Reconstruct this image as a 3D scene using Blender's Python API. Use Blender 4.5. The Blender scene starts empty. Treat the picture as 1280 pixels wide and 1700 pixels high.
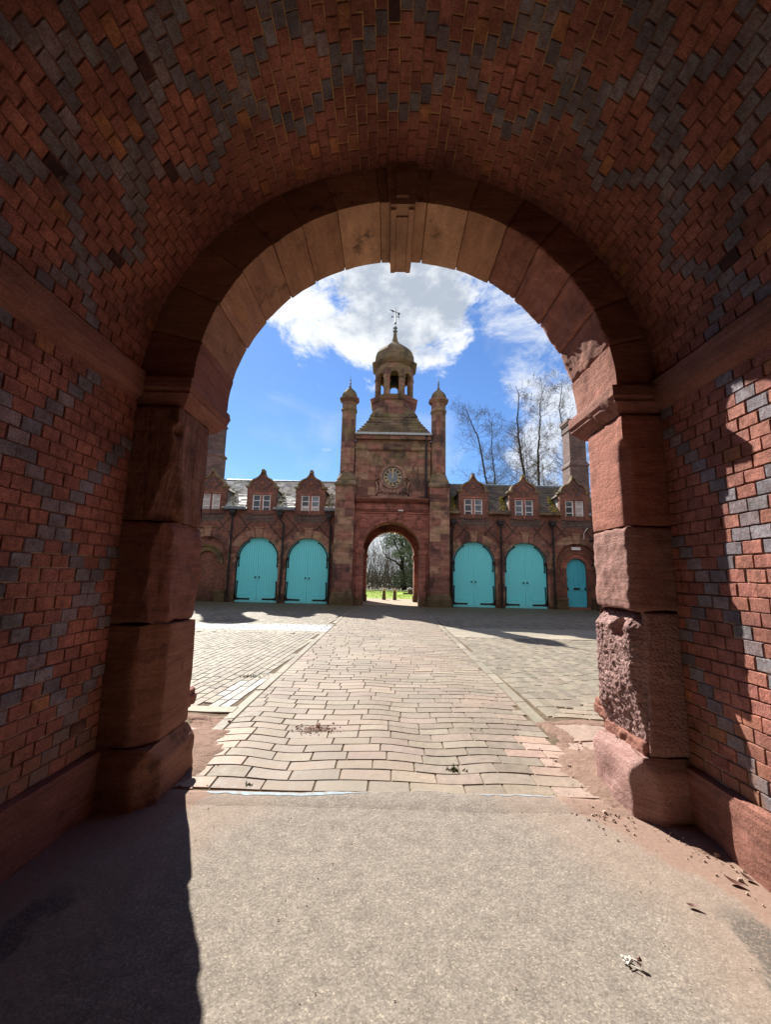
import bpy, math, random
from mathutils import Vector, Matrix, noise
R = math.radians
sc = bpy.context.scene
COL = sc.collection
# ---------------------------------------------------------------- camera
HC = 1.55
cam = bpy.data.cameras.new('camera'); camo = bpy.data.objects.new('camera', cam); COL.objects.link(camo)
cam.sensor_fit = 'HORIZONTAL'; cam.sensor_width = 36; cam.lens = 36*680/1280
cam.clip_start = .05; cam.clip_end = 2000
M = Matrix.Rotation(R(.45), 4, 'Z') @ Matrix.Rotation(math.pi/2+R(8.8), 4, 'X') @ Matrix.Rotation(R(1.25), 4, 'Z')
camo.matrix_world = Matrix.Translation((0, 0, HC)) @ M
sc.camera = camo
sc.view_settings.view_transform = 'Standard'; sc.view_settings.look = 'None'
sc.view_settings.exposure = 1.4; sc.view_settings.gamma = 1
sc.render.engine = 'CYCLES'
sc.cycles.use_denoising = True
sc.cycles.max_bounces = 10; sc.cycles.diffuse_bounces = 6; sc.cycles.glossy_bounces = 4
sc.cycles.transparent_max_bounces = 8; sc.cycles.caustics_reflective = False; sc.cycles.caustics_refractive = False
# ---------------------------------------------------------------- sun and sky
AZ, EL = R(-28.5), R(41.5)          # sun ahead of the camera and to the left
sdir = Vector((math.sin(AZ)*math.cos(EL), math.cos(AZ)*math.cos(EL), math.sin(EL)))
sun = bpy.data.lights.new('sun', 'SUN'); sun.energy = 4.6; sun.angle = R(.53); sun.color = (1, .955, .88)
suno = bpy.data.objects.new('sun', sun); COL.objects.link(suno)
suno.rotation_euler = sdir.to_track_quat('Z', 'Y').to_euler(); suno.location = (-20, 40, 40)

class NT:
    """small node-tree helper"""
    def __init__(s, tree): s.t = tree; s.n = tree.nodes; s.l = tree.links
    def new(s, typ, **kw):
        nd = s.n.new(typ)
        for k, v in kw.items():
            setattr(nd, k, v)
        return nd
    def put(s, sock, v):
        if v is None: return
        if isinstance(v, bpy.types.NodeSocket): s.l.new(v, sock)
        elif isinstance(v, (tuple, list)) and len(v) == 3 and sock.type == 'RGBA': sock.default_value = (*v, 1)
        else: sock.default_value = v
    def math(s, op, a, b=None, c=None, clamp=False):
        nd = s.new('ShaderNodeMath', operation=op, use_clamp=clamp)
        s.put(nd.inputs[0], a); s.put(nd.inputs[1], b)
        if c is not None: s.put(nd.inputs[2], c)
        return nd.outputs[0]
    def vmath(s, op, a, b=None):
        nd = s.new('ShaderNodeVectorMath', operation=op); s.put(nd.inputs[0], a); s.put(nd.inputs[1], b)
        return nd.outputs['Value'] if op in ('DOT_PRODUCT', 'LENGTH', 'DISTANCE') else nd.outputs[0]
    def noise(s, vec, scale, detail=4, rough=.55, dist=0):
        nd = s.new('ShaderNodeTexNoise'); s.put(nd.inputs['Vector'], vec)
        nd.inputs['Scale'].default_value = scale; nd.inputs['Detail'].default_value = detail
        nd.inputs['Roughness'].default_value = rough; nd.inputs['Distortion'].default_value = dist
        return nd.outputs['Fac']
    def voro(s, vec, scale, feature='F1', out='Distance', rnd=1):
        nd = s.new('ShaderNodeTexVoronoi', feature=feature); s.put(nd.inputs['Vector'], vec)
        nd.inputs['Scale'].default_value = scale; nd.inputs['Randomness'].default_value = rnd
        return nd.outputs[out]
    def ramp(s, fac, *stops):
        nd = s.new('ShaderNodeValToRGB'); s.put(nd.inputs[0], fac); el = nd.color_ramp.elements
        while len(el) < len(stops): el.new(.5)
        for e, (p, c) in zip(el, stops):
            e.position = p; e.color = (c, c, c, 1) if isinstance(c, (int, float)) else (*c, 1)
        return nd.outputs[0]
    def step(s, v, a, b):
        nd = s.new('ShaderNodeMapRange', interpolation_type='SMOOTHSTEP'); s.put(nd.inputs[0], v)
        nd.inputs[1].default_value = a; nd.inputs[2].default_value = b
        return nd.outputs[0]
    def mix(s, fac, a, b, mode='MIX'):
        nd = s.new('ShaderNodeMix', data_type='RGBA', blend_type=mode)
        s.put(nd.inputs[0], fac); s.put(nd.inputs[6], a); s.put(nd.inputs[7], b)
        return nd.outputs[2]
    def scale(s, vec, v):
        nd = s.new('ShaderNodeMapping'); s.put(nd.inputs['Vector'], vec); nd.inputs['Scale'].default_value = v
        return nd.outputs[0]
    def pos(s): return s.new('ShaderNodeNewGeometry').outputs['Position']
    def sep(s, v):
        nd = s.new('ShaderNodeSeparateXYZ'); s.put(nd.inputs[0], v); return nd.outputs
    def comb(s, x, y, z):
        nd = s.new('ShaderNodeCombineXYZ'); s.put(nd.inputs[0], x); s.put(nd.inputs[1], y); s.put(nd.inputs[2], z); return nd.outputs[0]
    def tint(s): return s.new('ShaderNodeAttribute', attribute_name='tint').outputs['Color']

world = bpy.data.worlds.new('World'); sc.world = world; world.use_nodes = True
w = NT(world.node_tree); w.n.clear()
sky = w.new('ShaderNodeTexSky', sky_type='NISHITA'); sky.sun_disc = False
sky.sun_elevation = EL; sky.sun_rotation = AZ; sky.air_density = 1.1; sky.dust_density = .1; sky.ozone_density = 2.2
D = w.new('ShaderNodeTexCoord').outputs['Generated']
bgs = w.new('ShaderNodeBackground'); bgs.inputs[1].default_value = .054
skc = w.mix(1.0, sky.outputs[0], (.57, .77, 1.06), 'MULTIPLY')
w.l.new(skc, bgs.inputs[0])
ds = w.scale(D, (1, 1, 1.5))
n1 = w.noise(ds, 5.5, 14, .70, .30); n2 = w.noise(ds, 14, 10, .6); n3 = w.noise(ds, 3.0, 8, .55, .5)
def blob(c, a, b):
    v = Vector(c).normalized()
    return w.step(w.vmath('DOT_PRODUCT', D, tuple(v)), math.cos(R(b)), math.cos(R(a)))
big = None
for c, a, b in (((-.17, .80, .585), 1, 9), ((-.05, .80, .60), 2, 11), ((.06, .80, .585), 3, 10.5), ((.0, .78, .66), 4, 14), ((-.10, .79, .62), 2, 11), ((-.075, .845, .53), .5, 5.5), ((.125, .835, .54), .5, 4.5)):
    v = blob(c, a, b); big = v if big is None else w.math('MAXIMUM', big, v)
thin = None
for c, a, b in (((.26, .78, .57), 1, 8), ((.33, .82, .47), 1, 8), ((.40, .84, .38), 2, 11), ((.20, .76, .64), 1, 5), ((.37, .87, .29), 2, 10)):
    v = blob(c, a, b); thin = v if thin is None else w.math('MAXIMUM', thin, v)
d1 = w.step(w.math('ADD', w.math('MULTIPLY', big, .9), w.math('MULTIPLY', w.math('SUBTRACT', n1, .5), 3.4)), .30, .84)
d2 = w.math('MULTIPLY', w.step(w.math('ADD', w.math('MULTIPLY', thin, .92), w.math('MULTIPLY', w.math('SUBTRACT', n1, .5), 2.6)), .45, 1.05), .8)
wisp = w.math('MULTIPLY', w.step(n3, .50, .76), .34)
rear = w.math('MULTIPLY', w.step(w.math('ADD', n3, w.math('MULTIPLY', w.sep(D)[1], -.35)), .5, .62), w.step(w.sep(D)[1], .25, -.1))
dens = w.math('MAXIMUM', w.math('MAXIMUM', w.math('MAXIMUM', d1, d2), wisp), w.math('MULTIPLY', rear, .8))
hz = w.math('MULTIPLY', blob((.01, .99, .07), 2, 8), .95)
dens = w.math('MAXIMUM', dens, hz)
dens = w.math('MULTIPLY', dens, w.step(w.sep(D)[2], -.06, .04))
shade = w.math('MULTIPLY', w.step(w.math('ADD', blob((.045, .78, .625), 1, 13), w.math('MULTIPLY', w.math('SUBTRACT', n2, .5), 3.2)), .15, 1.25), .85)
cc = w.mix(shade, (.95, .98, 1.02), (.40, .47, .58))
bgc = w.new('ShaderNodeBackground'); w.l.new(cc, bgc.inputs[0]); bgc.inputs[1].default_value = .40
ms = w.new('ShaderNodeMixShader'); w.l.new(dens, ms.inputs[0]); w.l.new(bgs.outputs[0], ms.inputs[1]); w.l.new(bgc.outputs[0], ms.inputs[2])
wo = w.new('ShaderNodeOutputWorld'); w.l.new(ms.outputs[0], wo.inputs[0])

# ---------------------------------------------------------------- materials
MATS = {}
def mat(name, fn):
    m = bpy.data.materials.new(name); m.use_nodes = True; t = NT(m.node_tree); t.n.clear()
    b = t.new('ShaderNodeBsdfPrincipled'); o = t.new('ShaderNodeOutputMaterial'); t.l.new(b.outputs[0], o.inputs[0])
    r = fn(t) or {}
    t.put(b.inputs['Base Color'], r.get('col')); t.put(b.inputs['Roughness'], r.get('rough', .8))
    t.put(b.inputs['Metallic'], r.get('metal')); t.put(b.inputs['Specular IOR Level'], r.get('spec', .4))
    if 'trans' in r: t.put(b.inputs['Transmission Weight'], r['trans'])
    if 'emit' in r: t.put(b.inputs['Emission Color'], r['emit']); b.inputs['Emission Strength'].default_value = r['es']
    if 'bump' in r:
        prev = None
        for h, st, di in r['bump']:
            bp = t.new('ShaderNodeBump'); t.put(bp.inputs['Height'], h); bp.inputs['Strength'].default_value = st; bp.inputs['Distance'].default_value = di
            if prev: t.l.new(prev, bp.inputs['Normal'])
            prev = bp.outputs[0]
        t.l.new(prev, b.inputs['Normal'])
    MATS[name] = m; return m

def f_brick(t):
    p = t.pos(); n = t.noise(p, 26, 6, .65); m = t.noise(p, 110, 4, .6); g = t.noise(p, 2.2, 5, .6)
    c = t.mix(t.step(n, .35, .75), t.tint(), (.16, .06, .045), 'MIX')
    c = t.mix(.55, t.tint(), c)
    c = t.mix(1, c, t.ramp(m, (.3, .55), (.72, 1.35)), 'MULTIPLY')
    c = t.mix(1, c, t.ramp(g, (.3, .55), (.7, 1.25)), 'MULTIPLY'); c = t.mix(1, c, t.ramp(t.noise(p, 7, 7, .7, .4), (.32, .66), (.66, 1.12)), 'MULTIPLY')
    gr = t.math('MULTIPLY', t.step(t.noise(p, 8, 7, .7), .60, .74), .35)
    c = t.mix(gr, c, (.30, .22, .18))
    z = t.sep(p)[2]
    ef = t.math('MULTIPLY', t.step(z, .95, .4), t.step(t.noise(p, 5, 6, .6), .40, .6))
    c = t.mix(t.math('MULTIPLY', ef, .75), c, (.24, .13, .075))
    return dict(col=c, rough=t.ramp(n, (.3, .75), (.7, .95)), spec=.25, bump=[(n, .55, .012), (m, .5, .004)])
mat('near_brick', f_brick)
def f_mortar(t):
    p = t.pos(); n = t.noise(p, 30, 5); x, y, z = t.sep(p)
    crown = t.step(z, 4.35, 4.75)
    c = t.mix(n, (.12, .050, .036), (.22, .10, .07))
    c = t.mix(t.math('MULTIPLY', crown, t.step(t.noise(p, 3, 3), .35, .5)), c, (.46, .27, .13))
    pale = t.math('MULTIPLY', t.step(z, 1.9, 1.6), t.step(t.noise(p, 3.5, 4), .48, .56))
    return dict(col=t.mix(pale, c, (.40, .28, .20)), rough=.95, spec=.1, bump=[(n, .8, .01)])
mat('near_mortar', f_mortar)
def f_sand(t, base=((.23, .098, .072), (.38, .175, .13)), pit=.6, dark=.5):
    p = t.pos(); o = t.scale(p, (1, 1, 3.2)); n = t.noise(o, 3.2, 8, .6, .4); f = t.noise(p, 75, 6, .7); g = t.noise(p, 16, 6, .65); bed = t.noise(t.scale(p, (1.5, 1.5, 30)), 1.6, 5, .6, .5)
    c = t.mix(t.ramp(n, (.3, 0.), (.7, 1.)), *base)
    c = t.mix(1, c, t.tint(), 'MULTIPLY')
    c = t.mix(1, c, t.ramp(f, (.3, .7), (.7, 1.2)), 'MULTIPLY'); c = t.mix(1, c, t.ramp(bed, (.3, .78), (.7, 1.15)), 'MULTIPLY')
    c = t.mix(t.math('MULTIPLY', t.step(t.noise(p, 3.4, 8, .7), .57, .68), dark), c, (.07, .045, .04))
    return dict(col=c, rough=.92, spec=.2, bump=[(t.noise(o, 9, 8, .75, .6), .6, .03), (bed, .2, .006), (g, .6, .02), (f, pit, .008)])
mat('red_sandstone', f_sand)
def f_groove(t):
    r_ = f_sand(t, ((.30, .17, .125), (.45, .28, .20)), .4, .5); p = t.pos(); q = t.noise(t.scale(p, (10, 26, 1.6)), 1, 5, .6, 1.2)
    r_['bump'] = [(q, 1.0, .05)]+r_['bump']; r_['col'] = t.mix(1, r_['col'], t.ramp(q, (.3, .6), (.62, 1.2)), 'MULTIPLY'); return r_
mat('grooved_sandstone', f_groove)
mat('dark_sandstone', lambda t: f_sand(t, ((.085, .038, .030), (.19, .085, .06)), .5, .6))
mat('buff_sandstone', lambda t: f_sand(t, ((.30, .17, .115), (.45, .27, .18)), .35, .75))
def f_peck(t):
    r_ = f_sand(t, ((.34, .19, .17), (.46, .29, .26)), 1.0, .1); p = t.pos()
    r_['bump'] += [(t.voro(p, 55), .9, .012), (t.noise(p, 130, 4, .7), .9, .006)]; return r_
mat('pecked_sandstone', f_peck)
mat('lilac_sandstone', lambda t: f_sand(t, ((.32, .175, .15), (.44, .27, .235)), .8, .3))

def f_asphalt(t):
    p = t.pos(); x, y, z = t.sep(p)
    v = t.voro(p, 130); v2 = t.voro(p, 48); n = t.noise(p, 240, 3, .6); big = t.noise(p, 1.6, 6, .6); md = t.noise(p, 9, 5, .6)
    cell = t.voro(p, 130, out='Color'); cs = t.sep(cell)[0]
    c = t.ramp(cs, (0, (.185, .158, .132)), (.5, (.258, .221, .184)), (.92, (.305, .262, .218)), (1, (.40, .34, .27)))
    c = t.mix(1, c, t.ramp(md, (.3, .80), (.75, 1.12)), 'MULTIPLY')
    c = t.mix(1, c, t.ramp(v, (.1, 1.03), (.55, .84)), 'MULTIPLY')
    ax = t.math('ABSOLUTE', t.math('SUBTRACT', x, .05))
    e = t.math('ADD', ax, t.math('MULTIPLY', t.math('SUBTRACT', t.noise(p, 3, 7, .65), .5), .55))
    e = t.math('ADD', e, t.math('MULTIPLY', t.math('SUBTRACT', t.noise(p, 45, 4, .7), .5), .16))
    e = t.math('ADD', e, t.math('MULTIPLY', t.math('MAXIMUM', t.math('SUBTRACT', y, 2.3), 0), .62))
    c = t.mix(t.math('MULTIPLY', t.step(e, 1.05, 1.5), .35), c, (.30, .21, .16))
    blk = t.math('MULTIPLY', t.math('MULTIPLY', t.step(e, 1.52, 1.58), t.step(e, 1.74, 1.68)), t.step(y, 2.35, 2.15)); blk = t.math('MULTIPLY', blk, t.step(t.math('ADD', cs, t.math('MULTIPLY', t.noise(p, 60, 3), .6)), .35, .75))
    c = t.mix(t.math('MULTIPLY', blk, .62), c, (.028, .034, .036))
    c = t.mix(t.step(e, 1.68, 1.80), c, t.mix(t.noise(p, 40, 6, .7), (.17, .105, .08), (.32, .22, .17)))
    return dict(col=c, rough=.93, spec=.15, bump=[(t.noise(p, 26, 4, .6), .35, .012), (v2, -.6, .016), (v, -1.0, .022), (n, .5, .003)])
mat('asphalt', f_asphalt)
def f_sett(t):
    p = t.pos(); n = t.noise(p, 14, 7, .65); f = t.noise(p, 90, 5, .65); b = t.noise(p, .8, 5, .6); x, y, z = t.sep(p)
    c = t.mix(1, t.tint(), t.ramp(n, (.28, .74), (.72, 1.15)), 'MULTIPLY')
    c = t.mix(1, c, t.ramp(b, (.3, .84), (.7, 1.1)), 'MULTIPLY')
    c = t.mix(t.math('MULTIPLY', t.step(t.noise(p, 4.5, 7, .7), .58, .72), .4), c, (.16, .125, .08))
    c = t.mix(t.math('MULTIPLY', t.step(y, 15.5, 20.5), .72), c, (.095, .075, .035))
    return dict(col=c, rough=t.ramp(n, (.3, .6), (.7, .85)), spec=.3, bump=[(n, .35, .012), (f, .35, .003)])
mat('sett', f_sett)
mat('joint_earth', lambda t: dict(col=t.ramp(t.noise(t.pos(), 9, 7, .7), (.3, (.07, .052, .034)), (.55, (.14, .105, .07)), (.75, (.10, .10, .04))), rough=.95, spec=.1, bump=[(t.noise(t.pos(), 60, 4), .6, .01)]))
mat('red_sand', lambda t: dict(col=t.mix(t.noise(t.pos(), 22, 7, .7), (.15, .09, .068), (.31, .21, .16)), rough=.95, spec=.1, bump=[(t.noise(t.pos(), 18, 7, .7), .8, .03), (t.voro(t.pos(), 120), -.6, .006)]))
mat('gravel', lambda t: dict(col=t.mix(t.noise(t.pos(), 30, 6, .7), (.24, .19, .14), (.48, .38, .29)), rough=.95, spec=.1, bump=[(t.voro(t.pos(), 60), -.6, .01)]))
mat('soil', lambda t: dict(col=t.mix(t.noise(t.pos(), .9, 8, .7), (.05, .055, .02), (.12, .10, .05)), rough=.95, bump=[(t.noise(t.pos(), 7, 7), .7, .05)]))
mat('grass', lambda t: dict(col=t.mix(t.noise(t.pos(), 2.5, 6, .7), (.16, .26, .012), (.33, .42, .03)), rough=.7, spec=.2, bump=[(t.noise(t.pos(), 40, 5), .8, .03)]))
mat('blue_paint', lambda t: dict(col=t.mix(t.step(t.noise(t.pos(), 24, 6, .7), .42, .62), (.26, .34, .40), (.24, .23, .21)), rough=.8))

def brickwork(t, p2, cols, mort, bw=.225, bh=.075, off=.5):
    nd = t.new('ShaderNodeTexBrick'); t.put(nd.inputs['Vector'], p2); nd.offset = off
    nd.inputs['Scale'].default_value = 1; nd.inputs['Brick Width'].default_value = bw; nd.inputs['Row Height'].default_value = bh
    nd.inputs['Mortar Size'].default_value = .006; nd.inputs['Mortar Smooth'].default_value = .2; nd.inputs['Bias'].default_value = 0
    t.put(nd.inputs['Color1'], cols[0]); t.put(nd.inputs['Color2'], cols[1]); t.put(nd.inputs['Mortar'], mort)
    return nd.outputs['Color'], nd.outputs['Fac']
def facade_uv(t):
    g = t.new('ShaderNodeNewGeometry'); x, y, z = t.sep(g.outputs['Position']); nx = t.math('ABSOLUTE', t.sep(g.outputs['Normal'])[0])
    u = t.math('ADD', t.math('MULTIPLY', x, t.math('LESS_THAN', nx, .7)), t.math('MULTIPLY', y, t.math('GREATER_THAN', nx, .7)))
    return g.outputs['Position'], u, z, t.comb(u, z, 0)
def f_farbrick(t):
    p, u, z, uv = facade_uv(t)
    c, f = brickwork(t, uv, ((.25, .092, .064), (.135, .062, .050)), (.19, .135, .10), .115, .075)
    c = t.mix(t.step(t.noise(t.scale(p, (8.7, 1, 13.3)), 1, 2, .5), .56, .66), c, (.30, .13, .07))
    # lozenge diaper of dark headers, quantised to the brick grid, crossing at the downpipes
    q = lambda v, s: t.math('MULTIPLY', t.math('FLOOR', t.math('DIVIDE', v, s)), s)
    zz = q(t.math('SUBTRACT', z, 3.25), .075); un = q(t.math('SUBTRACT', t.math('ABSOLUTE', t.math('SUBTRACT', u, .18)), 3.22), .06)
    dk = None
    for sg in (1, -1):
        v = t.math('ADD', un, t.math('MULTIPLY', zz, .86*sg)); v = t.math('ABSOLUTE', t.math('SUBTRACT', t.math('FLOORED_MODULO', t.math('ADD', v, .65), 1.31), .655))
        v = t.math('LESS_THAN', v, .055); dk = v if dk is None else t.math('MAXIMUM', dk, v)
    dk = t.math('MULTIPLY', dk, t.math('MULTIPLY', t.step(z, 3.2, 3.25), t.step(z, 4.75, 4.7)))
    c = t.mix(t.math('MULTIPLY', dk, .68), c, (.032, .026, .028))
    band = t.math('MULTIPLY', t.step(z, 4.26, 4.3), t.step(z, 4.72, 4.68))
    win = t.step(t.math('ABSOLUTE', t.math('SUBTRACT', t.math('FLOORED_MODULO', t.math('SUBTRACT', t.math('ABSOLUTE', t.math('SUBTRACT', u, .18)), 3.1), 2.75), 1.375)), .85, .8)
    gb, _ = brickwork(t, uv, ((.035, .032, .034), (.12, .055, .042)), (.30, .24, .19), .115, .075)
    c = t.mix(t.math('MULTIPLY', band, win), c, gb)
    c = t.mix(1, c, t.ramp(t.noise(p, 1.1, 7, .65), (.3, .55), (.72, 1.35)), 'MULTIPLY')
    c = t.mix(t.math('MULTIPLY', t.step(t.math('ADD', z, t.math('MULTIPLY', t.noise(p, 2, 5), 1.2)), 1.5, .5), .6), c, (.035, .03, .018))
    return dict(col=c, rough=.9, spec=.2, bump=[(f, -.6, .01), (t.noise(p, 12, 6), .35, .02)])
mat('far_brick', f_farbrick)
mat('plain_brick', lambda t: (lambda q: dict(col=t.mix(1, q[1][0], t.ramp(t.noise(q[0][0], 1.5, 6, .6), (.3, .6), (.7, 1.25)), 'MULTIPLY'), rough=.9, bump=[(q[1][1], -.6, .01)]))((lambda fu: (fu, brickwork(t, fu[3], ((.20, .066, .046), (.13, .05, .04)), (.10, .06, .045))))(facade_uv(t))))
mat('chimney_brick', lambda t: (lambda q: dict(col=t.mix(1, q[1][0], t.ramp(t.noise(q[0][0], 1.5, 6, .6), (.3, .6), (.7, 1.25)), 'MULTIPLY'), rough=.9, bump=[(q[1][1], -.6, .01)]))((lambda fu: (fu, brickwork(t, fu[3], ((.20, .11, .095), (.09, .06, .055)), (.17, .13, .11))))(facade_uv(t))))
def f_ashlar(t, lo=(.21, .095, .072), hi=(.38, .18, .13), moss=1.0, bw=.78, bh=.42, moss0=5.2):
    p, u, z, uv = facade_uv(t)
    c, f = brickwork(t, uv, (lo, hi), (.04, .025, .02), bw, bh)
    cell, _ = brickwork(t, uv, ((0, 0, 0), (1, 1, 1)), (.5, .5, .5), bw, bh)
    st = t.noise(t.scale(p, (1, 1, 2.6)), 1.6, 8, .65, .3)
    bc = t.ramp(t.sep(cell)[0], (0, (.11, .065, .062)), (.22, (.17, .085, .07)), (.38, (.33, .145, .11)), (.62, (.30, .16, .11)), (.8, (.36, .24, .15)), (1, (.27, .22, .12)))
    c = t.mix(.62 if moss == 1.0 else .1, c, bc)
    c = t.mix(1, c, t.ramp(st, (.3, .5), (.7, 1.4)), 'MULTIPLY')
    hgt = t.step(z, moss0, moss0+3.6)
    gm = t.math('MULTIPLY', t.math('MULTIPLY', hgt, t.step(t.noise(p, 1.1, 6, .65), .44, .60)), .7*moss)
    c = t.mix(gm, c, t.mix(t.noise(p, 3, 5), (.12, .10, .04), (.27, .20, .10)))
    dk = t.math('MULTIPLY', t.step(t.noise(t.scale(p, (1.2, 1, .7)), 1.3, 7, .65), .50, .64), .72)
    c = t.mix(dk, c, (.045, .036, .034))
    ft = t.math('MULTIPLY', t.step(t.math('ADD', z, t.math('MULTIPLY', t.noise(p, 2.2, 5), 1.1)), 1.5, .75), .85)
    c = t.mix(ft, c, t.mix(t.noise(p, 6, 5), (.03, .024, .012), (.16, .115, .055)))
    c = t.mix(1, c, t.tint(), 'MULTIPLY')
    return dict(col=c, rough=.92, spec=.2, bump=[(f, -.5, .012), (t.noise(p, 9, 7, .6), .45, .03)])
mat('tower_ashlar', f_ashlar)
mat('smooth_sandstone', lambda t: f_ashlar(t, (.33, .125, .095), (.38, .15, .112), .25, 1.5, .5, 6.5))
mat('weathered_stone', lambda t: f_ashlar(t, (.30, .17, .13), (.36, .21, .16), .5, 2.5, 1.5, 4.5))
mat('mossy_stone', lambda t: f_ashlar(t, (.17, .12, .075), (.26, .19, .115), 1.3, 1.1, .6, -2))
def f_slate(t, light=True):
    p = t.pos(); n = t.noise(p, 2.2, 6, .65); c = t.mix(1, t.tint(), t.ramp(n, (.3, .6), (.7, 1.3)), 'MULTIPLY')
    mo = t.math('MULTIPLY', t.step(t.noise(p, 1.7, 7, .7), .62 if light else .53, .70), .75)
    c = t.mix(mo, c, (.19, .15, .025) if not light else (.10, .095, .03))
    return dict(col=c, rough=.42 if light else .75, spec=.5, bump=[(t.noise(p, 20, 5), .4, .01)])
mat('sun_glare_slate', lambda t: f_slate(t, True)); mat('brown_slate', lambda t: f_slate(t, False))
def f_paint(t):
    p = t.pos(); x, y, z = t.sep(p); n = t.noise(t.scale(p, (6, 6, .8)), 1.5, 6, .6); g = t.noise(p, 9, 6, .7)
    c = t.mix(n, (.17, .82, .89), (.21, .89, .94))
    c = t.mix(t.math('MULTIPLY', t.step(t.math('ADD', z, g), .85, .45), .35), c, (.16, .25, .20))
    return dict(col=c, rough=.5, spec=.4, bump=[(n, .15, .01)])
mat('turquoise_paint', f_paint)
mat('teal_paint', lambda t: dict(col=t.mix(t.noise(t.pos(), 3, 5), (.07, .52, .66), (.10, .61, .75)), rough=.45))
flat = lambda name, c, r=.6, s=.4, m=0., v=.25, sc_=8: mat(name, lambda t: dict(col=t.mix(1, c, t.ramp(t.noise(t.pos(), sc_, 5, .6), (.3, 1-v), (.7, 1+v)), 'MULTIPLY'), rough=r, spec=s, metal=m, bump=[(t.noise(t.pos(), 25, 4), .2, .005)]))
flat('black_iron', (.012, .012, .014), .4); flat('white_paint', (.86, .82, .80), .5, v=.05); flat('lead', (.16, .19, .21), .45, .5)
flat('pale_lead', (.42, .45, .44), .55); flat('bark', (.045, .038, .028), .9, .1, v=.5, sc_=5); flat('far_bark', (.13, .105, .085), .9, .1, v=.4, sc_=3)
flat('gold', (.62, .47, .22), .45); flat('dial', (.045, .045, .055), .5); flat('timber', (.06, .035, .02), .7); flat('bronze', (.02, .028, .025), .9, .1)
flat('ochre_paint', (.50, .36, .10), .7); flat('bollard_stone', (.13, .09, .05), .9); flat('curtain', (.5, .47, .44), .8); flat('pale_chip', (.62, .58, .52), .8)
flat('red_chip', (.42, .31, .25), .9, .1, v=.5, sc_=30); flat('dead_leaf', (.09, .035, .025), .6); flat('concrete', (.35, .33, .30), .9)
mat('glass', lambda t: dict(col=t.mix(t.noise(t.pos(), .8, 3), (.012, .016, .022), (.05, .06, .07)), rough=.08, spec=.6))
mat('reflection_tint_glass', lambda t: dict(col=t.mix(t.step(t.noise(t.pos(), 1.8, 4), .4, .6), (.03, .04, .05), (.16, .19, .22)), rough=.06, spec=.8))  # pale patches in the colour stand for brighter reflections
mat('leaf', lambda t: dict(col=t.mix(1, t.tint(), t.ramp(t.noise(t.pos(), .7, 4), (.3, .6), (.7, 1.35)), 'MULTIPLY'), rough=.32, spec=.6))
mat('moss_leaf', lambda t: dict(col=t.tint(), rough=.85, spec=.1))

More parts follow.
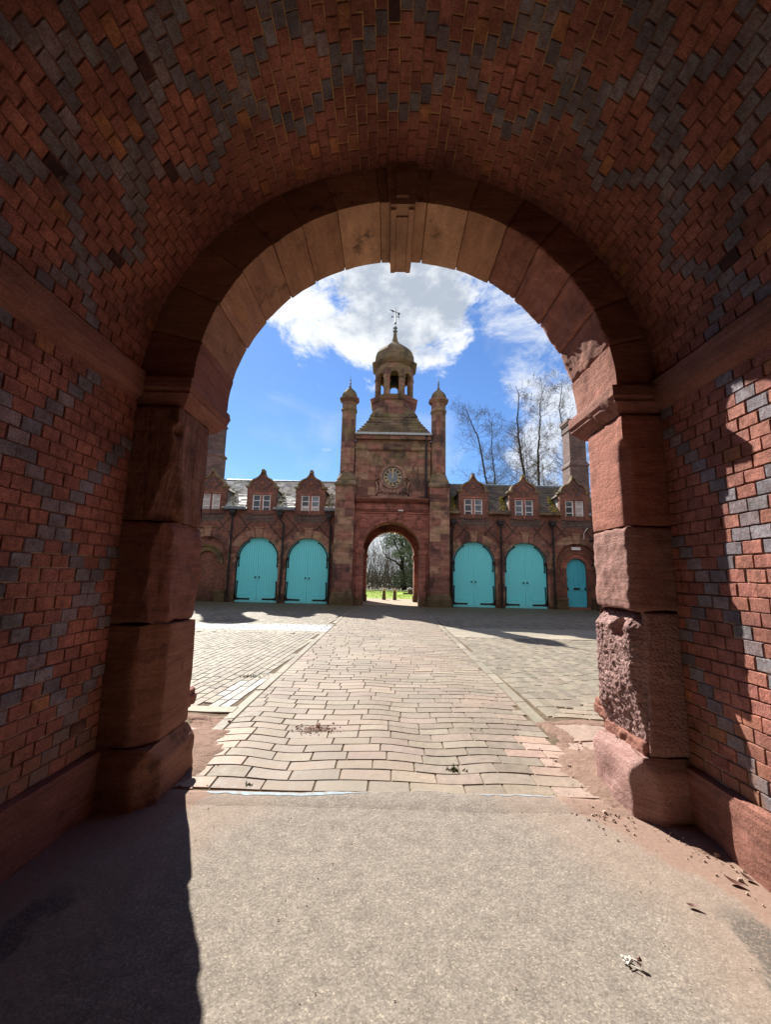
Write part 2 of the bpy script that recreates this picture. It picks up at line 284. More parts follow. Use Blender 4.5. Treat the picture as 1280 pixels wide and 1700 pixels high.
# ---------------------------------------------------------------- mesh builder
class MB:
    def __init__(s): s.v = []; s.f = []; s.c = []; s.m = []
    def add(s, vs, fs, c=(1, 1, 1), mi=0):
        o = len(s.v); s.v += [tuple(p) for p in vs]
        for f in fs: s.f.append([i+o for i in f]); s.c.append(c); s.m.append(mi)
    def box(s, x0, x1, y0, y1, z0, z1, c=(1, 1, 1), mi=0):
        s.add([(x, y, z) for z in (z0, z1) for y in (y0, y1) for x in (x0, x1)],
              [(0, 2, 3, 1), (4, 5, 7, 6), (0, 1, 5, 4), (2, 6, 7, 3), (0, 4, 6, 2), (1, 3, 7, 5)], c, mi)
    def bevbox(s, x0, x1, y0, y1, z0, z1, b=.02, c=(1, 1, 1), mi=0):
        """box with chamfered vertical and top edges"""
        def ring(i, z): return [(x0+i, y0, z), (x1-i, y0, z), (x1, y0+i, z), (x1, y1-i, z), (x1-i, y1, z), (x0+i, y1, z), (x0, y1-i, z), (x0, y0+i, z)]
        rr = [ring(b, z0), ring(b, z1-b)]
        t = [(min(max(x, x0+b), x1-b), min(max(y, y0+b), y1-b), z1) for x, y, _ in ring(b, z1)]
        s.loft(rr+[t], c, mi, caps=True)
    def loft(s, rings, c=(1, 1, 1), mi=0, caps=True, closed=True):
        n = len(rings[0]); vs = [p for r in rings for p in r]; fs = []
        for k in range(len(rings)-1):
            for i in range(n if closed else n-1):
                j = (i+1) % n; fs.append((k*n+i, k*n+j, (k+1)*n+j, (k+1)*n+i))
        if caps: fs.append(tuple(range(n))[::-1]); fs.append(tuple((len(rings)-1)*n+i for i in range(n)))
        s.add(vs, fs, c, mi)
    def lathe(s, cx, cy, prof, n=16, rot=0, c=(1, 1, 1), mi=0):
        s.loft([[(cx+r*math.cos(rot+2*math.pi*i/n), cy+r*math.sin(rot+2*math.pi*i/n), z) for i in range(n)] for r, z in prof], c, mi)
    def tube(s, pts, rads, n=6, c=(1, 1, 1), mi=0, caps=True):
        pts = [Vector(p) for p in pts]; rings = []
        if isinstance(rads, (int, float)): rads = [rads]*len(pts)
        for i, p in enumerate(pts):
            d = (pts[min(i+1, len(pts)-1)]-pts[max(i-1, 0)]).normalized()
            a = d.cross(Vector((0, 0, 1)) if abs(d.z) < .95 else Vector((1, 0, 0))).normalized(); b = d.cross(a)
            rings.append([p+(a*math.cos(2*math.pi*k/n)+b*math.sin(2*math.pi*k/n))*rads[i] for k in range(n)])
        s.loft(rings, c, mi, caps)
    def prism(s, poly, y0, y1, c=(1, 1, 1), mi=0):
        """polygon in x,z pushed along y"""
        s.loft([[(x, y0, z) for x, z in poly], [(x, y1, z) for x, z in poly]], c, mi)
    def prismx(s, poly, x0, x1, c=(1, 1, 1), mi=0):
        s.loft([[(x0, y, z) for y, z in poly], [(x1, y, z) for y, z in poly]], c, mi)
    def arc(s, cx, cz, r0, r1, y0, y1, a0=0, a1=180, n=24, c=(1, 1, 1), mi=0):
        """ring segment in the x,z plane, solid"""
        rings = []
        for k in range(n+1):
            a = R(a0+(a1-a0)*k/n); ca, sa = math.cos(a), math.sin(a)
            rings.append([(cx+r0*ca, y0, cz+r0*sa), (cx+r1*ca, y0, cz+r1*sa), (cx+r1*ca, y1, cz+r1*sa), (cx+r0*ca, y1, cz+r0*sa)])
        s.loft(rings, c, mi)
    def wall(s, x0, x1, z0, z1, y, holes, depth=.3, c=(1, 1, 1), mi=0, n=20):
        """front wall at y with round-headed holes (cx, half width, spring height, rise), reveals go back by depth"""
        def q(a, b, c_, d): s.add([a, b, c_, d], [(0, 1, 2, 3)], c, mi)
        x = x0
        for cx, hw, sp, rise in sorted(holes):
            q((x, y, z0), (cx-hw, y, z0), (cx-hw, y, z1), (x, y, z1))
            P = [(cx-hw*math.cos(math.pi*k/n), sp+rise*math.sin(math.pi*k/n)) for k in range(n+1)]
            for (xa, za), (xb, zb) in zip(P, P[1:]):
                q((xa, y, za), (xb, y, zb), (xb, y, z1), (xa, y, z1))
                q((xa, y, za), (xa, y+depth, za), (xb, y+depth, zb), (xb, y, zb))
            q((cx-hw, y, z0), (cx-hw, y+depth, z0), (cx-hw, y+depth, sp), (cx-hw, y, sp))
            q((cx+hw, y, z0), (cx+hw, y, sp), (cx+hw, y+depth, sp), (cx+hw, y+depth, z0))
            x = cx+hw
        q((x, y, z0), (x1, y, z0), (x1, y, z1), (x, y, z1))
    def build(s, name, mats, parent=None, org=None, smooth=False, loc=(0, 0, 0)):
        me = bpy.data.meshes.new(name)
        if org is None: org = wpos(parent) if parent else (0, 0, 0)
        ox, oy, oz = org
        me.from_pydata([(x-ox, y-oy, z-oz) for x, y, z in s.v], [], s.f)
        mats = mats if isinstance(mats, (list, tuple)) else [mats]
        for m in mats: me.materials.append(MATS[m])
        me.polygons.foreach_set('material_index', s.m)
        at = me.color_attributes.new('tint', 'FLOAT_COLOR', 'CORNER'); buf = []
        for f, c in zip(s.f, s.c): buf += [c[0], c[1], c[2], 1.0]*len(f)
        at.data.foreach_set('color', buf)
        if smooth:
            me.polygons.foreach_set('use_smooth', [True]*len(me.polygons))
            if smooth != 'all': me.set_sharp_from_angle(angle=R(40))
        me.update()
        o = bpy.data.objects.new(name, me); COL.objects.link(o); o.parent = parent; o.location = loc
        return o
def wpos(o):
    v = Vector((0, 0, 0))
    while o: v += o.location; o = o.parent
    return tuple(v)
def tag(o, label=None, cat=None, group=None, kind=None):
    if label: o['label'] = label
    if cat: o['category'] = cat
    if group: o['group'] = group
    if kind: o['kind'] = kind
    return o
def thing(name, loc, label, cat, group=None):
    o = bpy.data.objects.new(name, None); COL.objects.link(o); o.location = loc; o.empty_display_size = .2
    return tag(o, label, cat, group)
def kids(o): return [c for c in bpy.data.objects if c.parent == o]
def copy_tree(o, parent, loc=None):
    c = o.copy(); COL.objects.link(c); c.parent = parent
    if loc is not None: c.location = loc
    for ch in kids(o): copy_tree(ch, c)
    return c
def N3(p, s=1.0): return noise.noise(Vector(p)*s)
def rough_block(mb, x0, x1, y0, y1, z0, z1, res=.05, rad=.02, amp=.004, ns=6, mapf=None, extra=None, c=(1, 1, 1), seed=0, mi=0):
    """a block with rounded edges and a worn, uneven surface"""
    n = [max(2, round((b-a)/res)) for a, b in ((x0, x1), (y0, y1), (z0, z1))]
    lo = (x0, y0, z0); hi = (x1, y1, z1); idx = {}; vs = []; fs = []
    def vert(i, j, k):
        key = (i, j, k)
        if key in idx: return idx[key]
        p = [lo[a]+(hi[a]-lo[a])*key[a]/n[a] for a in range(3)]
        q = [min(max(p[a], lo[a]+rad), hi[a]-rad) for a in range(3)]
        d = Vector(p)-Vector(q)
        if d.length > 1e-9: d = d.normalized()*rad
        P = Vector(q)+d; nn = d.normalized() if d.length > 1e-9 else Vector((0, 0, 0))
        f = noise.fractal(P*ns+Vector((seed*3.1, seed*1.7, seed)), .9, 2.1, 4)
        P = P+nn*f*amp*2.2
        if extra: P = extra(P, nn)
        if mapf: P = Vector(mapf(P))
        idx[key] = len(vs); vs.append(P); return idx[key]
    nx, ny, nz = n
    for i in range(nx):
        for j in range(ny):
            fs.append((vert(i, j, 0), vert(i, j+1, 0), vert(i+1, j+1, 0), vert(i+1, j, 0)))
            fs.append((vert(i, j, nz), vert(i+1, j, nz), vert(i+1, j+1, nz), vert(i, j+1, nz)))
    for i in range(nx):
        for k in range(nz):
            fs.append((vert(i, 0, k), vert(i+1, 0, k), vert(i+1, 0, k+1), vert(i, 0, k+1)))
            fs.append((vert(i, ny, k), vert(i, ny, k+1), vert(i+1, ny, k+1), vert(i+1, ny, k)))
    for j in range(ny):
        for k in range(nz):
            fs.append((vert(0, j, k), vert(0, j, k+1), vert(0, j+1, k+1), vert(0, j+1, k)))
            fs.append((vert(nx, j, k), vert(nx, j+1, k), vert(nx, j+1, k+1), vert(nx, j, k+1)))
    mb.add(vs, fs, c, mi)

# ================================================================ SETTING
rnd = random.Random(7)
def ground_sheet(name, x0, x1, y0, y1, z, m, res=None):
    mb = MB()
    if res:
        nx, ny = int((x1-x0)/res), int((y1-y0)/res)
        vs = [(x0+(x1-x0)*i/nx, y0+(y1-y0)*j/ny, z+(.5*N3((x0+(x1-x0)*i/nx, y0+(y1-y0)*j/ny, 1), 2.1)+.5*N3((x0+(x1-x0)*i/nx, y0+(y1-y0)*j/ny, 4), 7))*.006) for j in range(ny+1) for i in range(nx+1)]
        mb.add(vs, [(j*(nx+1)+i, j*(nx+1)+i+1, (j+1)*(nx+1)+i+1, (j+1)*(nx+1)+i) for j in range(ny) for i in range(nx)])
    else: mb.add([(x0, y0, z), (x1, y0, z), (x1, y1, z), (x0, y1, z)], [(0, 1, 2, 3)])
    return tag(mb.build(name, m, smooth='all' if res else False), kind='structure')
ground_sheet('ground', -400, 400, -400, 600, -.09, 'soil')
ground_sheet('passage_road', -2.2, 2.3, -9.4, 3.13, -.004, 'asphalt', .05)
ground_sheet('garden_path', -30, 30, 21.8, 29.0, -.022, 'gravel')
def zf(x, y):
    f = max(0, 1-(y-3)/7)*min(1, max(0, (y-3.2)/.45))
    return f*(.011*math.sin(x*5.4+1.5+.25*y)+.006*math.sin(x*9.1+y*1.7))+.006*N3((x, y, 0), 1.3)
mb = MB(); gx, gy = 150, 160
mb.add([(-14+28*i/gx if False else X, Y, zf(X, Y)-.0105) for j in range(gy+1) for i in range(gx+1) for X, Y in ((( -2.2+4.4*i/gx), 3.2+19*j/gy),)], [(j*(gx+1)+i, j*(gx+1)+i+1, (j+1)*(gx+1)+i+1, (j+1)*(gx+1)+i) for j in range(gy) for i in range(gx)])
for a_, b_ in ((-14, -2.2), (2.2, 14)): mb.add([(a_+(b_-a_)*i/60, 3.2+19*j/90, zf(a_+(b_-a_)*i/60, 3.2+19*j/90)-.0115) for j in range(91) for i in range(61)], [(j*61+i, j*61+i+1, (j+1)*61+i+1, (j+1)*61+i) for j in range(90) for i in range(60)])
tag(mb.build('courtyard_bed', 'joint_earth', smooth='all'), kind='structure')
def wy(x, y):
    f = max(.15, 1-(y-3)/6)*min(1, max(.25, (y-3.1)/.5))
    return f*(.016*math.sin(x*5.2+2.0)+.010*math.sin(x*2.1+y*.6))
def sett(mb, x, y, L, W, rot, tint, h=.022, flat_=False, g=.0035):
    """one paving stone with worn edges; x,y is its centre, L along rot"""
    ca, sa = math.cos(rot), math.sin(rot); near = math.hypot(x, y) < 11
    b = .007; us = [0, b/L, .5, 1-b/L, 1] if near else [0, b/L, 1-b/L, 1]; vs_ = [0, b/W, 1-b/W, 1]
    if near and L > .28: us = [0, b/L, .25, .5, .75, 1-b/L, 1]
    tl = (rnd.uniform(-.008, .008), rnd.uniform(-.014, .014), rnd.uniform(-.002, .002)); P = []
    j = [rnd.uniform(-.004, .004) for _ in range(4)]
    for a, u in enumerate(us):
        for c, v in enumerate(vs_):
            lx = (u-.5)*(L-g)+(j[0] if u < .5 else j[1])*(1 if v < .5 else .3); ly = (v-.5)*(W-g)+(j[2] if u < .5 else j[3])*.7
            X = x+lx*ca-ly*sa; Y = y+lx*sa+ly*ca
            e = u in (0, 1) or v in (0, 1)
            P.append((X, Y+(0 if flat_ else wy(X, Y)), zf(X, Y)+lx*tl[0]+ly*tl[1]+tl[2]-(.012 if e else 0)))
    nv = len(vs_)
    mb.add(P, [(a*nv+c, (a+1)*nv+c, (a+1)*nv+c+1, a*nv+c+1) for a in range(len(us)-1) for c in range(nv-1)], tint)
def tone(base, v=.14, h=.03):
    k = 1+rnd.uniform(-v, v); return tuple(max(.01, b*k*(1+rnd.uniform(-h, h))) for b in base)
GREY = (.228, .184, .138)
# central paved way, rows of long setts across it
mb = MB(); y = 3.235; row = 0
while y < 21.4:
    W = rnd.uniform(.155, .182) if y < 8 else rnd.uniform(.15, .175)
    x = -1.60-rnd.uniform(0, .28)
    while x < 1.64:
        L = rnd.uniform(.29, .43); x1 = min(x+L, 1.65)
        xa = max(x, -1.60)
        if x1-xa > .07:
            pot = math.hypot((xa+x1)/2+.68, y-4.43) < .10
            if not pot:
                pk = max(0, N3((xa, y, 3), .8)); t_ = tone(GREY); t_ = (t_[0]*(1+.12*pk), t_[1], t_[2]*(1+.03*pk))
                if abs((xa+x1)/2) > 1.25 and y < 4.3: t_ = tone((.33, .235, .18))
                sett(mb, (xa+x1)/2, y+W/2, x1-xa, W, 0, t_)
        x += L
    y += W
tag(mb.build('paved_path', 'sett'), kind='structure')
# edging stones of the way
mb = MB()
for sx, xk, y0k in ((-1, -1.675, 4.05), (1, 1.725, 4.8)):
    y = y0k
    while y < 20.5:
        L = rnd.uniform(.45, 1.15)
        if not (sx < 0 and 11.6 < y+L/2 < 13.3): sett(mb, xk, y+L/2, L, .13, math.pi/2, tone((.245, .212, .16), .25), flat_=True)
        y += L
tag(mb.build('kerb', 'sett'), kind='structure')
# the two side yards: rows of narrow setts running away, slightly fanned
def yard(sx):
    mb = MB(); x_in = 1.76 if sx < 0 else 1.80; a = R(4.0 if sx < 0 else 1.5)
    for k in range(-30, 100):
        off = k*.122; y = 5.1-rnd.uniform(0, .3)
        while y < 21.85:
            L = rnd.uniform(.22, .36); yc = y+L/2; xx = x_in+off-.0+(yc-5.1)*-math.tan(a)*(1 if True else 0)
            y += L
            if xx < x_in+.02 or xx > 12.6: continue
            X = sx*xx
            if sx > 0 and (yc-4.9) < (xx-1.75)*.82: continue
            if sx < 0 and yc < 5.12: continue
            if 11.1 < yc < 13.2: continue
            tn = tone((.208, .176, .130), .2)
            if sx < 0 and 5.15 < yc < 6.25 and -2.12+(yc-5.1)*.05 < X: tn = tone((.36, .34, .30), .3)
            sett(mb, X, yc, L, .122, math.pi/2-sx*-a if sx > 0 else math.pi/2-a, tn, flat_=True)
    # the cross band
    y = 11.1
    while y < 13.2:
        if sx < 0:
            x = 1.62
            while x < 12.4:
                L = rnd.uniform(.2, .3); pale = 11.6 < y < 13.0 and not (y > 12.6 and x > 3 and rnd.random() < .5)
                sett(mb, -(x+L/2), y+.065, L, .13, 0, tone((.37, .38, .40), .35) if pale else tone((.25, .22, .16)), flat_=True); x += L
            y += .13
        else:
            x = 1.82
            while x < 12.4:
                L = rnd.uniform(.7, 1.3); sett(mb, x+L/2, y+.26, L, .52, 0, tone((.29, .26, .19), .12), flat_=True); x += L
            y += .525
    if sx > 0:     # rows across, in the corner by the arch
        y = 4.95
        while y < 12:
            x = 1.85+(y-4.9)/.82
            while x < 12.4:
                L = rnd.uniform(.3, .5); sett(mb, x+L/2, y+.08, L, .16, 0, tone((.29, .24, .175)), flat_=True); x += L
            y += .16
            if y > 11: break
    return mb
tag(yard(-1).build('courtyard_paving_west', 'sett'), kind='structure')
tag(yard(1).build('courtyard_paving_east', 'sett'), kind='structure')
# flagstones beside the arch
mb = MB()
sett(mb, -2.3, 4.98, 1.2, .20, 0, tone((.23, .20, .15)), flat_=True)
for x0, x1, y0, y1, c in ((1.84, 3.1, 4.28, 4.74, (.30, .215, .165)), (1.70, 3.1, 3.80, 4.27, (.31, .22, .17)), (-2.6, -1.76, 3.98, 4.42, (.34, .23, .18)), (-3.5, -2.62, 4.0, 4.4, (.3, .2, .15))):
    sett(mb, (x0+x1)/2, (y0+y1)/2, x1-x0, y1-y0, 0, c, flat_=True)
tag(mb.build('flagstones', 'sett'), kind='structure')
# drifts of red sand that weathered off the piers
mb = MB()
for kd_, (cx, cy, rx, ry, hh) in enumerate(((-1.75, 3.75, .42, .75, .035), (1.82, 3.55, .36, .68, .05), (-2.6, 4.7, .95, .16, .012), (2.2, 4.80, .55, .13, .006), (1.80, 4.55, .12, .3, .004), (2.05, 2.95, .3, .5, .02))):
    g = 34; vs = []
    for j in range(g+1):
        for i in range(g+1):
            u, v = i/g*2-1, j/g*2-1; X, Y = cx+u*rx*1.35, cy+v*ry*1.35
            d = math.hypot(u, v)*1.35; nn = noise.fractal(Vector((X, Y, 2))*5, .8, 2, 4)*.35
            k = max(0, 1-d+nn)
            vs.append((X, Y, -.0175-.0023*kd_+min(1, k*3)*(.0215+.0023*kd_)+hh*k+.006*noise.fractal(Vector((X, Y, 0))*24, .7, 2, 3)*min(1, k*3)))
    mb.add(vs, [(j*(g+1)+i, j*(g+1)+i+1, (j+1)*(g+1)+i+1, (j+1)*(g+1)+i) for j in range(g) for i in range(g)])
tag(mb.build('sand_drifts', 'red_sand', smooth='all'), kind='structure')
# ragged lip of asphalt lapping onto the setts, with a worn blue paint line along it
def lip(x): return 3.238+.028*math.sin(x*1.9+.3)+.022*noise.fractal(Vector((x*2.2, 1, 0)), .8, 2, 5)-.02*x*x*.5
mb = MB(); n = 260; xs = [-2.2+4.5*i/n for i in range(n+1)]
mb.loft([[(x, 2.98, -.02) for x in xs], [(x, 3.05, .0032) for x in xs], [(x, lip(x)-.03, .005+.0015*N3((x, 0, 0), 9)) for x in xs], [(x, lip(x), .003) for x in xs], [(x, lip(x)+.012, -.014) for x in xs]], caps=False, closed=False)
tag(mb.build('road_edge', 'asphalt', smooth='all'), kind='structure')
mb = MB(); n = 160; up = []; dn = []
for i in range(n+1):
    x = -1.25+2.5*i/n; wd = max(0, .010+.026*N3((x, 3, 0), 2.2)+.008*N3((x, 7, 0), 14)); c_ = lip(x)-.016-wd
    up.append((x, c_+wd, .0072)); dn.append((x, c_-wd, .0068 if wd else .0060))
mb.loft([dn, up], caps=False, closed=False)
tag(mb.build('paint_line', 'blue_paint'), kind='structure')
# lawn beyond the far arch
mb = MB(); g = 40
lz = lambda X, Y: -.02+.05*min(1, max(0, (Y-28.6)/1.5))
mb.add([(-14+28*i/g, 28.7+13*j/g, lz(0, 28.7+13*j/g)) for j in range(g+1) for i in range(g+1)], [(j*(g+1)+i, j*(g+1)+i+1, (j+1)*(g+1)+i+1, (j+1)*(g+1)+i) for j in range(g) for i in range(g) if not (i > 21 and 18 < j < 28)])
for _ in range(9000):
    X, Y = rnd.uniform(-4, 5), rnd.uniform(28.7, 41.5)
    if X > .9 and 34.5 < Y < 37.9: continue
    h = rnd.uniform(.03, .07); a = rnd.uniform(0, 6.28); z0 = lz(X, Y)
    mb.add([(X-.012*math.cos(a), Y-.012*math.sin(a), z0), (X+.012*math.cos(a), Y+.012*math.sin(a), z0), (X+rnd.uniform(-.02, .02), Y+rnd.uniform(-.02, .02), z0+h)], [(0, 1, 2)])
tag(mb.build('lawn', 'grass'), 'bright green mown lawn seen through the far arch', 'grass', kind='stuff')

# ================================================================ THE PASSAGE (near gatehouse)
near = thing('gatehouse', (.05, 0, 0), 'brick gatehouse with a barrel vaulted passage and a worn red sandstone arch framing the view', 'building')
REDS = [(.41, .155, .110), (.43, .17, .120), (.37, .138, .102), (.42, .16, .108), (.385, .15, .115), (.40, .15, .112), (.50, .21, .10)]
def btint(dark, dim=1):
    if dark:
        c = rnd.choice([(.23, .205, .225), (.29, .265, .29), (.20, .185, .21), (.32, .25, .26), (.26, .24, .25)])
        if rnd.random() < .012: c = (.06, .028, .03)
    else:
        c = rnd.choice(REDS[:6]) if rnd.random() < .975 else REDS[6]
        if rnd.random() < .02: c = (.33, .125, .10)
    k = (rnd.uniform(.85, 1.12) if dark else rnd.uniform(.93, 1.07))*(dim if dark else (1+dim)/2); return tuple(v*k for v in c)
def brick(mb, F, s0, s1, t0, t1, c, jit=.0025):
    g = .0022; b = .0035; s0 += g+rnd.uniform(-.001, .003); s1 -= g+rnd.uniform(-.001, .003); t0 += g+rnd.uniform(-.002, .004); t1 -= g+rnd.uniform(-.002, .004); sk = rnd.uniform(-.002, .002)
    d = rnd.uniform(-.0025, .0035); P = []
    tm = t0+(t1-t0)*rnd.uniform(.35, .65)
    tl = [t0, t0+b, tm, t1-b, t1]; sl = [s0, s0+b, s1-b, s1]
    for i, s_ in enumerate(sl):
        for j, t_ in enumerate(tl):
            e = i in (0, 3) or j in (0, 4)
            P.append(F(s_+sk*(t_-tm)/.06+rnd.uniform(-.0018, .0018), t_+rnd.uniform(-.0022, .0022), -.006 if e else d*.55+rnd.uniform(-jit, jit)*.7))
    mb.add(P, [(i*5+j, (i+1)*5+j, (i+1)*5+j+1, i*5+j+1) for i in range(3) for j in range(4)], c)
Y0, Y1 = -9.0, 2.95
CX, CZ, RV = .05, 2.93, 1.98
# vault of header bricks with grey lozenges
NC = 81; ang = math.pi/NC; pit = .122
def FV(s, t, d): a = s; r = RV-d; return (CX+r*math.sin(a), t, CZ+r*math.cos(a))
mb = MB()
for c in range(-40, 41):
    lo, hi = (c-.5)*ang, (c+.5)*ang; h = 0
    ph = rnd.uniform(-.006, .006)
    t = Y1+.061*(c % 2); k = 0
    while t > Y0:
        t1 = min(t+ph, Y1); t0 = t-pit+ph; hidx = round((2.55-(t0+t1)/2)/.061)
        if (hidx+c) % 2: hidx += 1 if ((2.55-(t0+t1)/2)/.061) > hidx else -1
        dk = hidx >= 0 and ((hidx+c) % 10 == 0 or (hidx-c) % 10 == 0)
        if not dk and hidx >= 4 and abs(c) >= 12: dk = 14 <= abs(c) < 31 and (hidx-2+abs(c)) % 10 == 0 and rnd.random() < .72
        if t1-t0 > .03: brick(mb, FV, lo, hi, t0, t1, btint(dk)) if False else None
        if t1-t0 > .03:
            # convert the metric insets to angles
            F2 = lambda s_, t_, d_: FV(s_/RV, t_, d_)
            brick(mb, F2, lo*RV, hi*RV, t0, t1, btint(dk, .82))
        t -= pit; k += 1
mb.build('brick_vault', 'near_brick', near)
mbm = MB()
mbm.loft([[(CX+(RV+.0085)*math.sin(-math.pi/2+math.pi*i/60), yy, CZ+(RV+.0085)*math.cos(-math.pi/2+math.pi*i/60)) for i in range(61)] for yy in (Y0, Y1)], caps=False, closed=False)
XL, XR = -1.935, 2.035
def side_wall(sx):
    X = XL if sx < 0 else XR
    F = (lambda s, t, d: (X+d, t, s)) if sx < 0 else (lambda s, t, d: (X-d, t, s))
    mb = MB(); ch = .0795; pt = .13; z = .36; row = 0
    yc, zc = (2.375, 1.82) if sx < 0 else (2.285, 1.88)
    c0 = round((zc-.36)/ch)
    while z < 2.86:
        t = Y1-(.065 if row % 2 else 0); first = True
        seq = rnd.random()
        while t > Y0:
            L = pt
            t0 = t-L
            h = round((yc-(t0+t)/2)/.065); rr = row-c0
            if (h+rr) % 2: h += 1 if ((yc-(t0+t)/2)/.065) > h else -1
            dk = (h+rr) % 10 == 0 or (h-rr) % 10 == 0
            if sx < 0 and (h-rr) % 10 == 0 and h-rr < 0 and (h+rr) % 10: dk = False
            if sx > 0 and (h-rr) % 20 == 10 and (h+rr) % 10: dk = False
            
            if dk and rnd.random() < .02: dk = False
            brick(mb, F, z, z+ch, t0+rnd.uniform(-.006, .006)*0, t, btint(dk))
            if first and row % 2 and False: pass
            first = False; t = t0
        if row % 2: brick(mb, F, z, z+ch, Y1-.065, Y1, btint(False))
        z += ch; row += 1
    mbm.add([(X-.0085*(-1 if sx > 0 else 1), Y0, 0), (X-.0085*(-1 if sx > 0 else 1), Y1+.02, 0), (X-.0085*(-1 if sx > 0 else 1), Y1+.02, 3.0), (X-.0085*(-1 if sx > 0 else 1), Y0, 3.0)], [(0, 1, 2, 3)])
    mb.build('brick_wall', 'near_brick', near)
side_wall(-1); side_wall(1)
mbm.arc(.10, 2.98, 1.645, 2.0, 2.965, 3.60, 0, 180, 40)
mbm.build('mortar', 'near_mortar', near)
# string courses and plinth stones, in long blocks
for X, s in ((XL, 1), (XR, -1)):
    mb = MB(); y = Y1-.02; k = 0
    while y > Y0:
        L = rnd.uniform(.9, 1.3); a, b = max(y-L, Y0), y-.002
        x0, x1 = sorted((X-s*.12, X+s*.065)); f = rnd.uniform(.85, 1.1)
        def cut(P, nn, s=s, X=X):       # splayed lower edge
            pr = (P.x-X)*s; k_ = max(0, 2.89-P.z); P.x = X+s*min(pr, .065-k_*.9); return P
        rough_block(mb, x0, x1, a, b, 2.80, 3.04, .04 if y > -1 else .2, .005, .003, 5, extra=cut, c=(f, f, f), seed=k+X); y -= L; k += 1
    mb.build('string_course', 'red_sandstone', near, smooth=True)
    mb = MB(); y = Y1; k = 0
    while y > Y0:
        L = rnd.uniform(.8, 1.3); a, b = max(y-L, Y0), y-.005
        x0, x1 = sorted((X-s*.1, X+s*.05))
        rough_block(mb, x0, x1, a, b, -.05, .355, .04 if y > -1 else .2, .022, .007, 4, c=(.9, .9, .9), seed=k+X+5); y -= L; k += 1
    mb.build('plinth_course', 'red_sandstone', near, smooth=True)
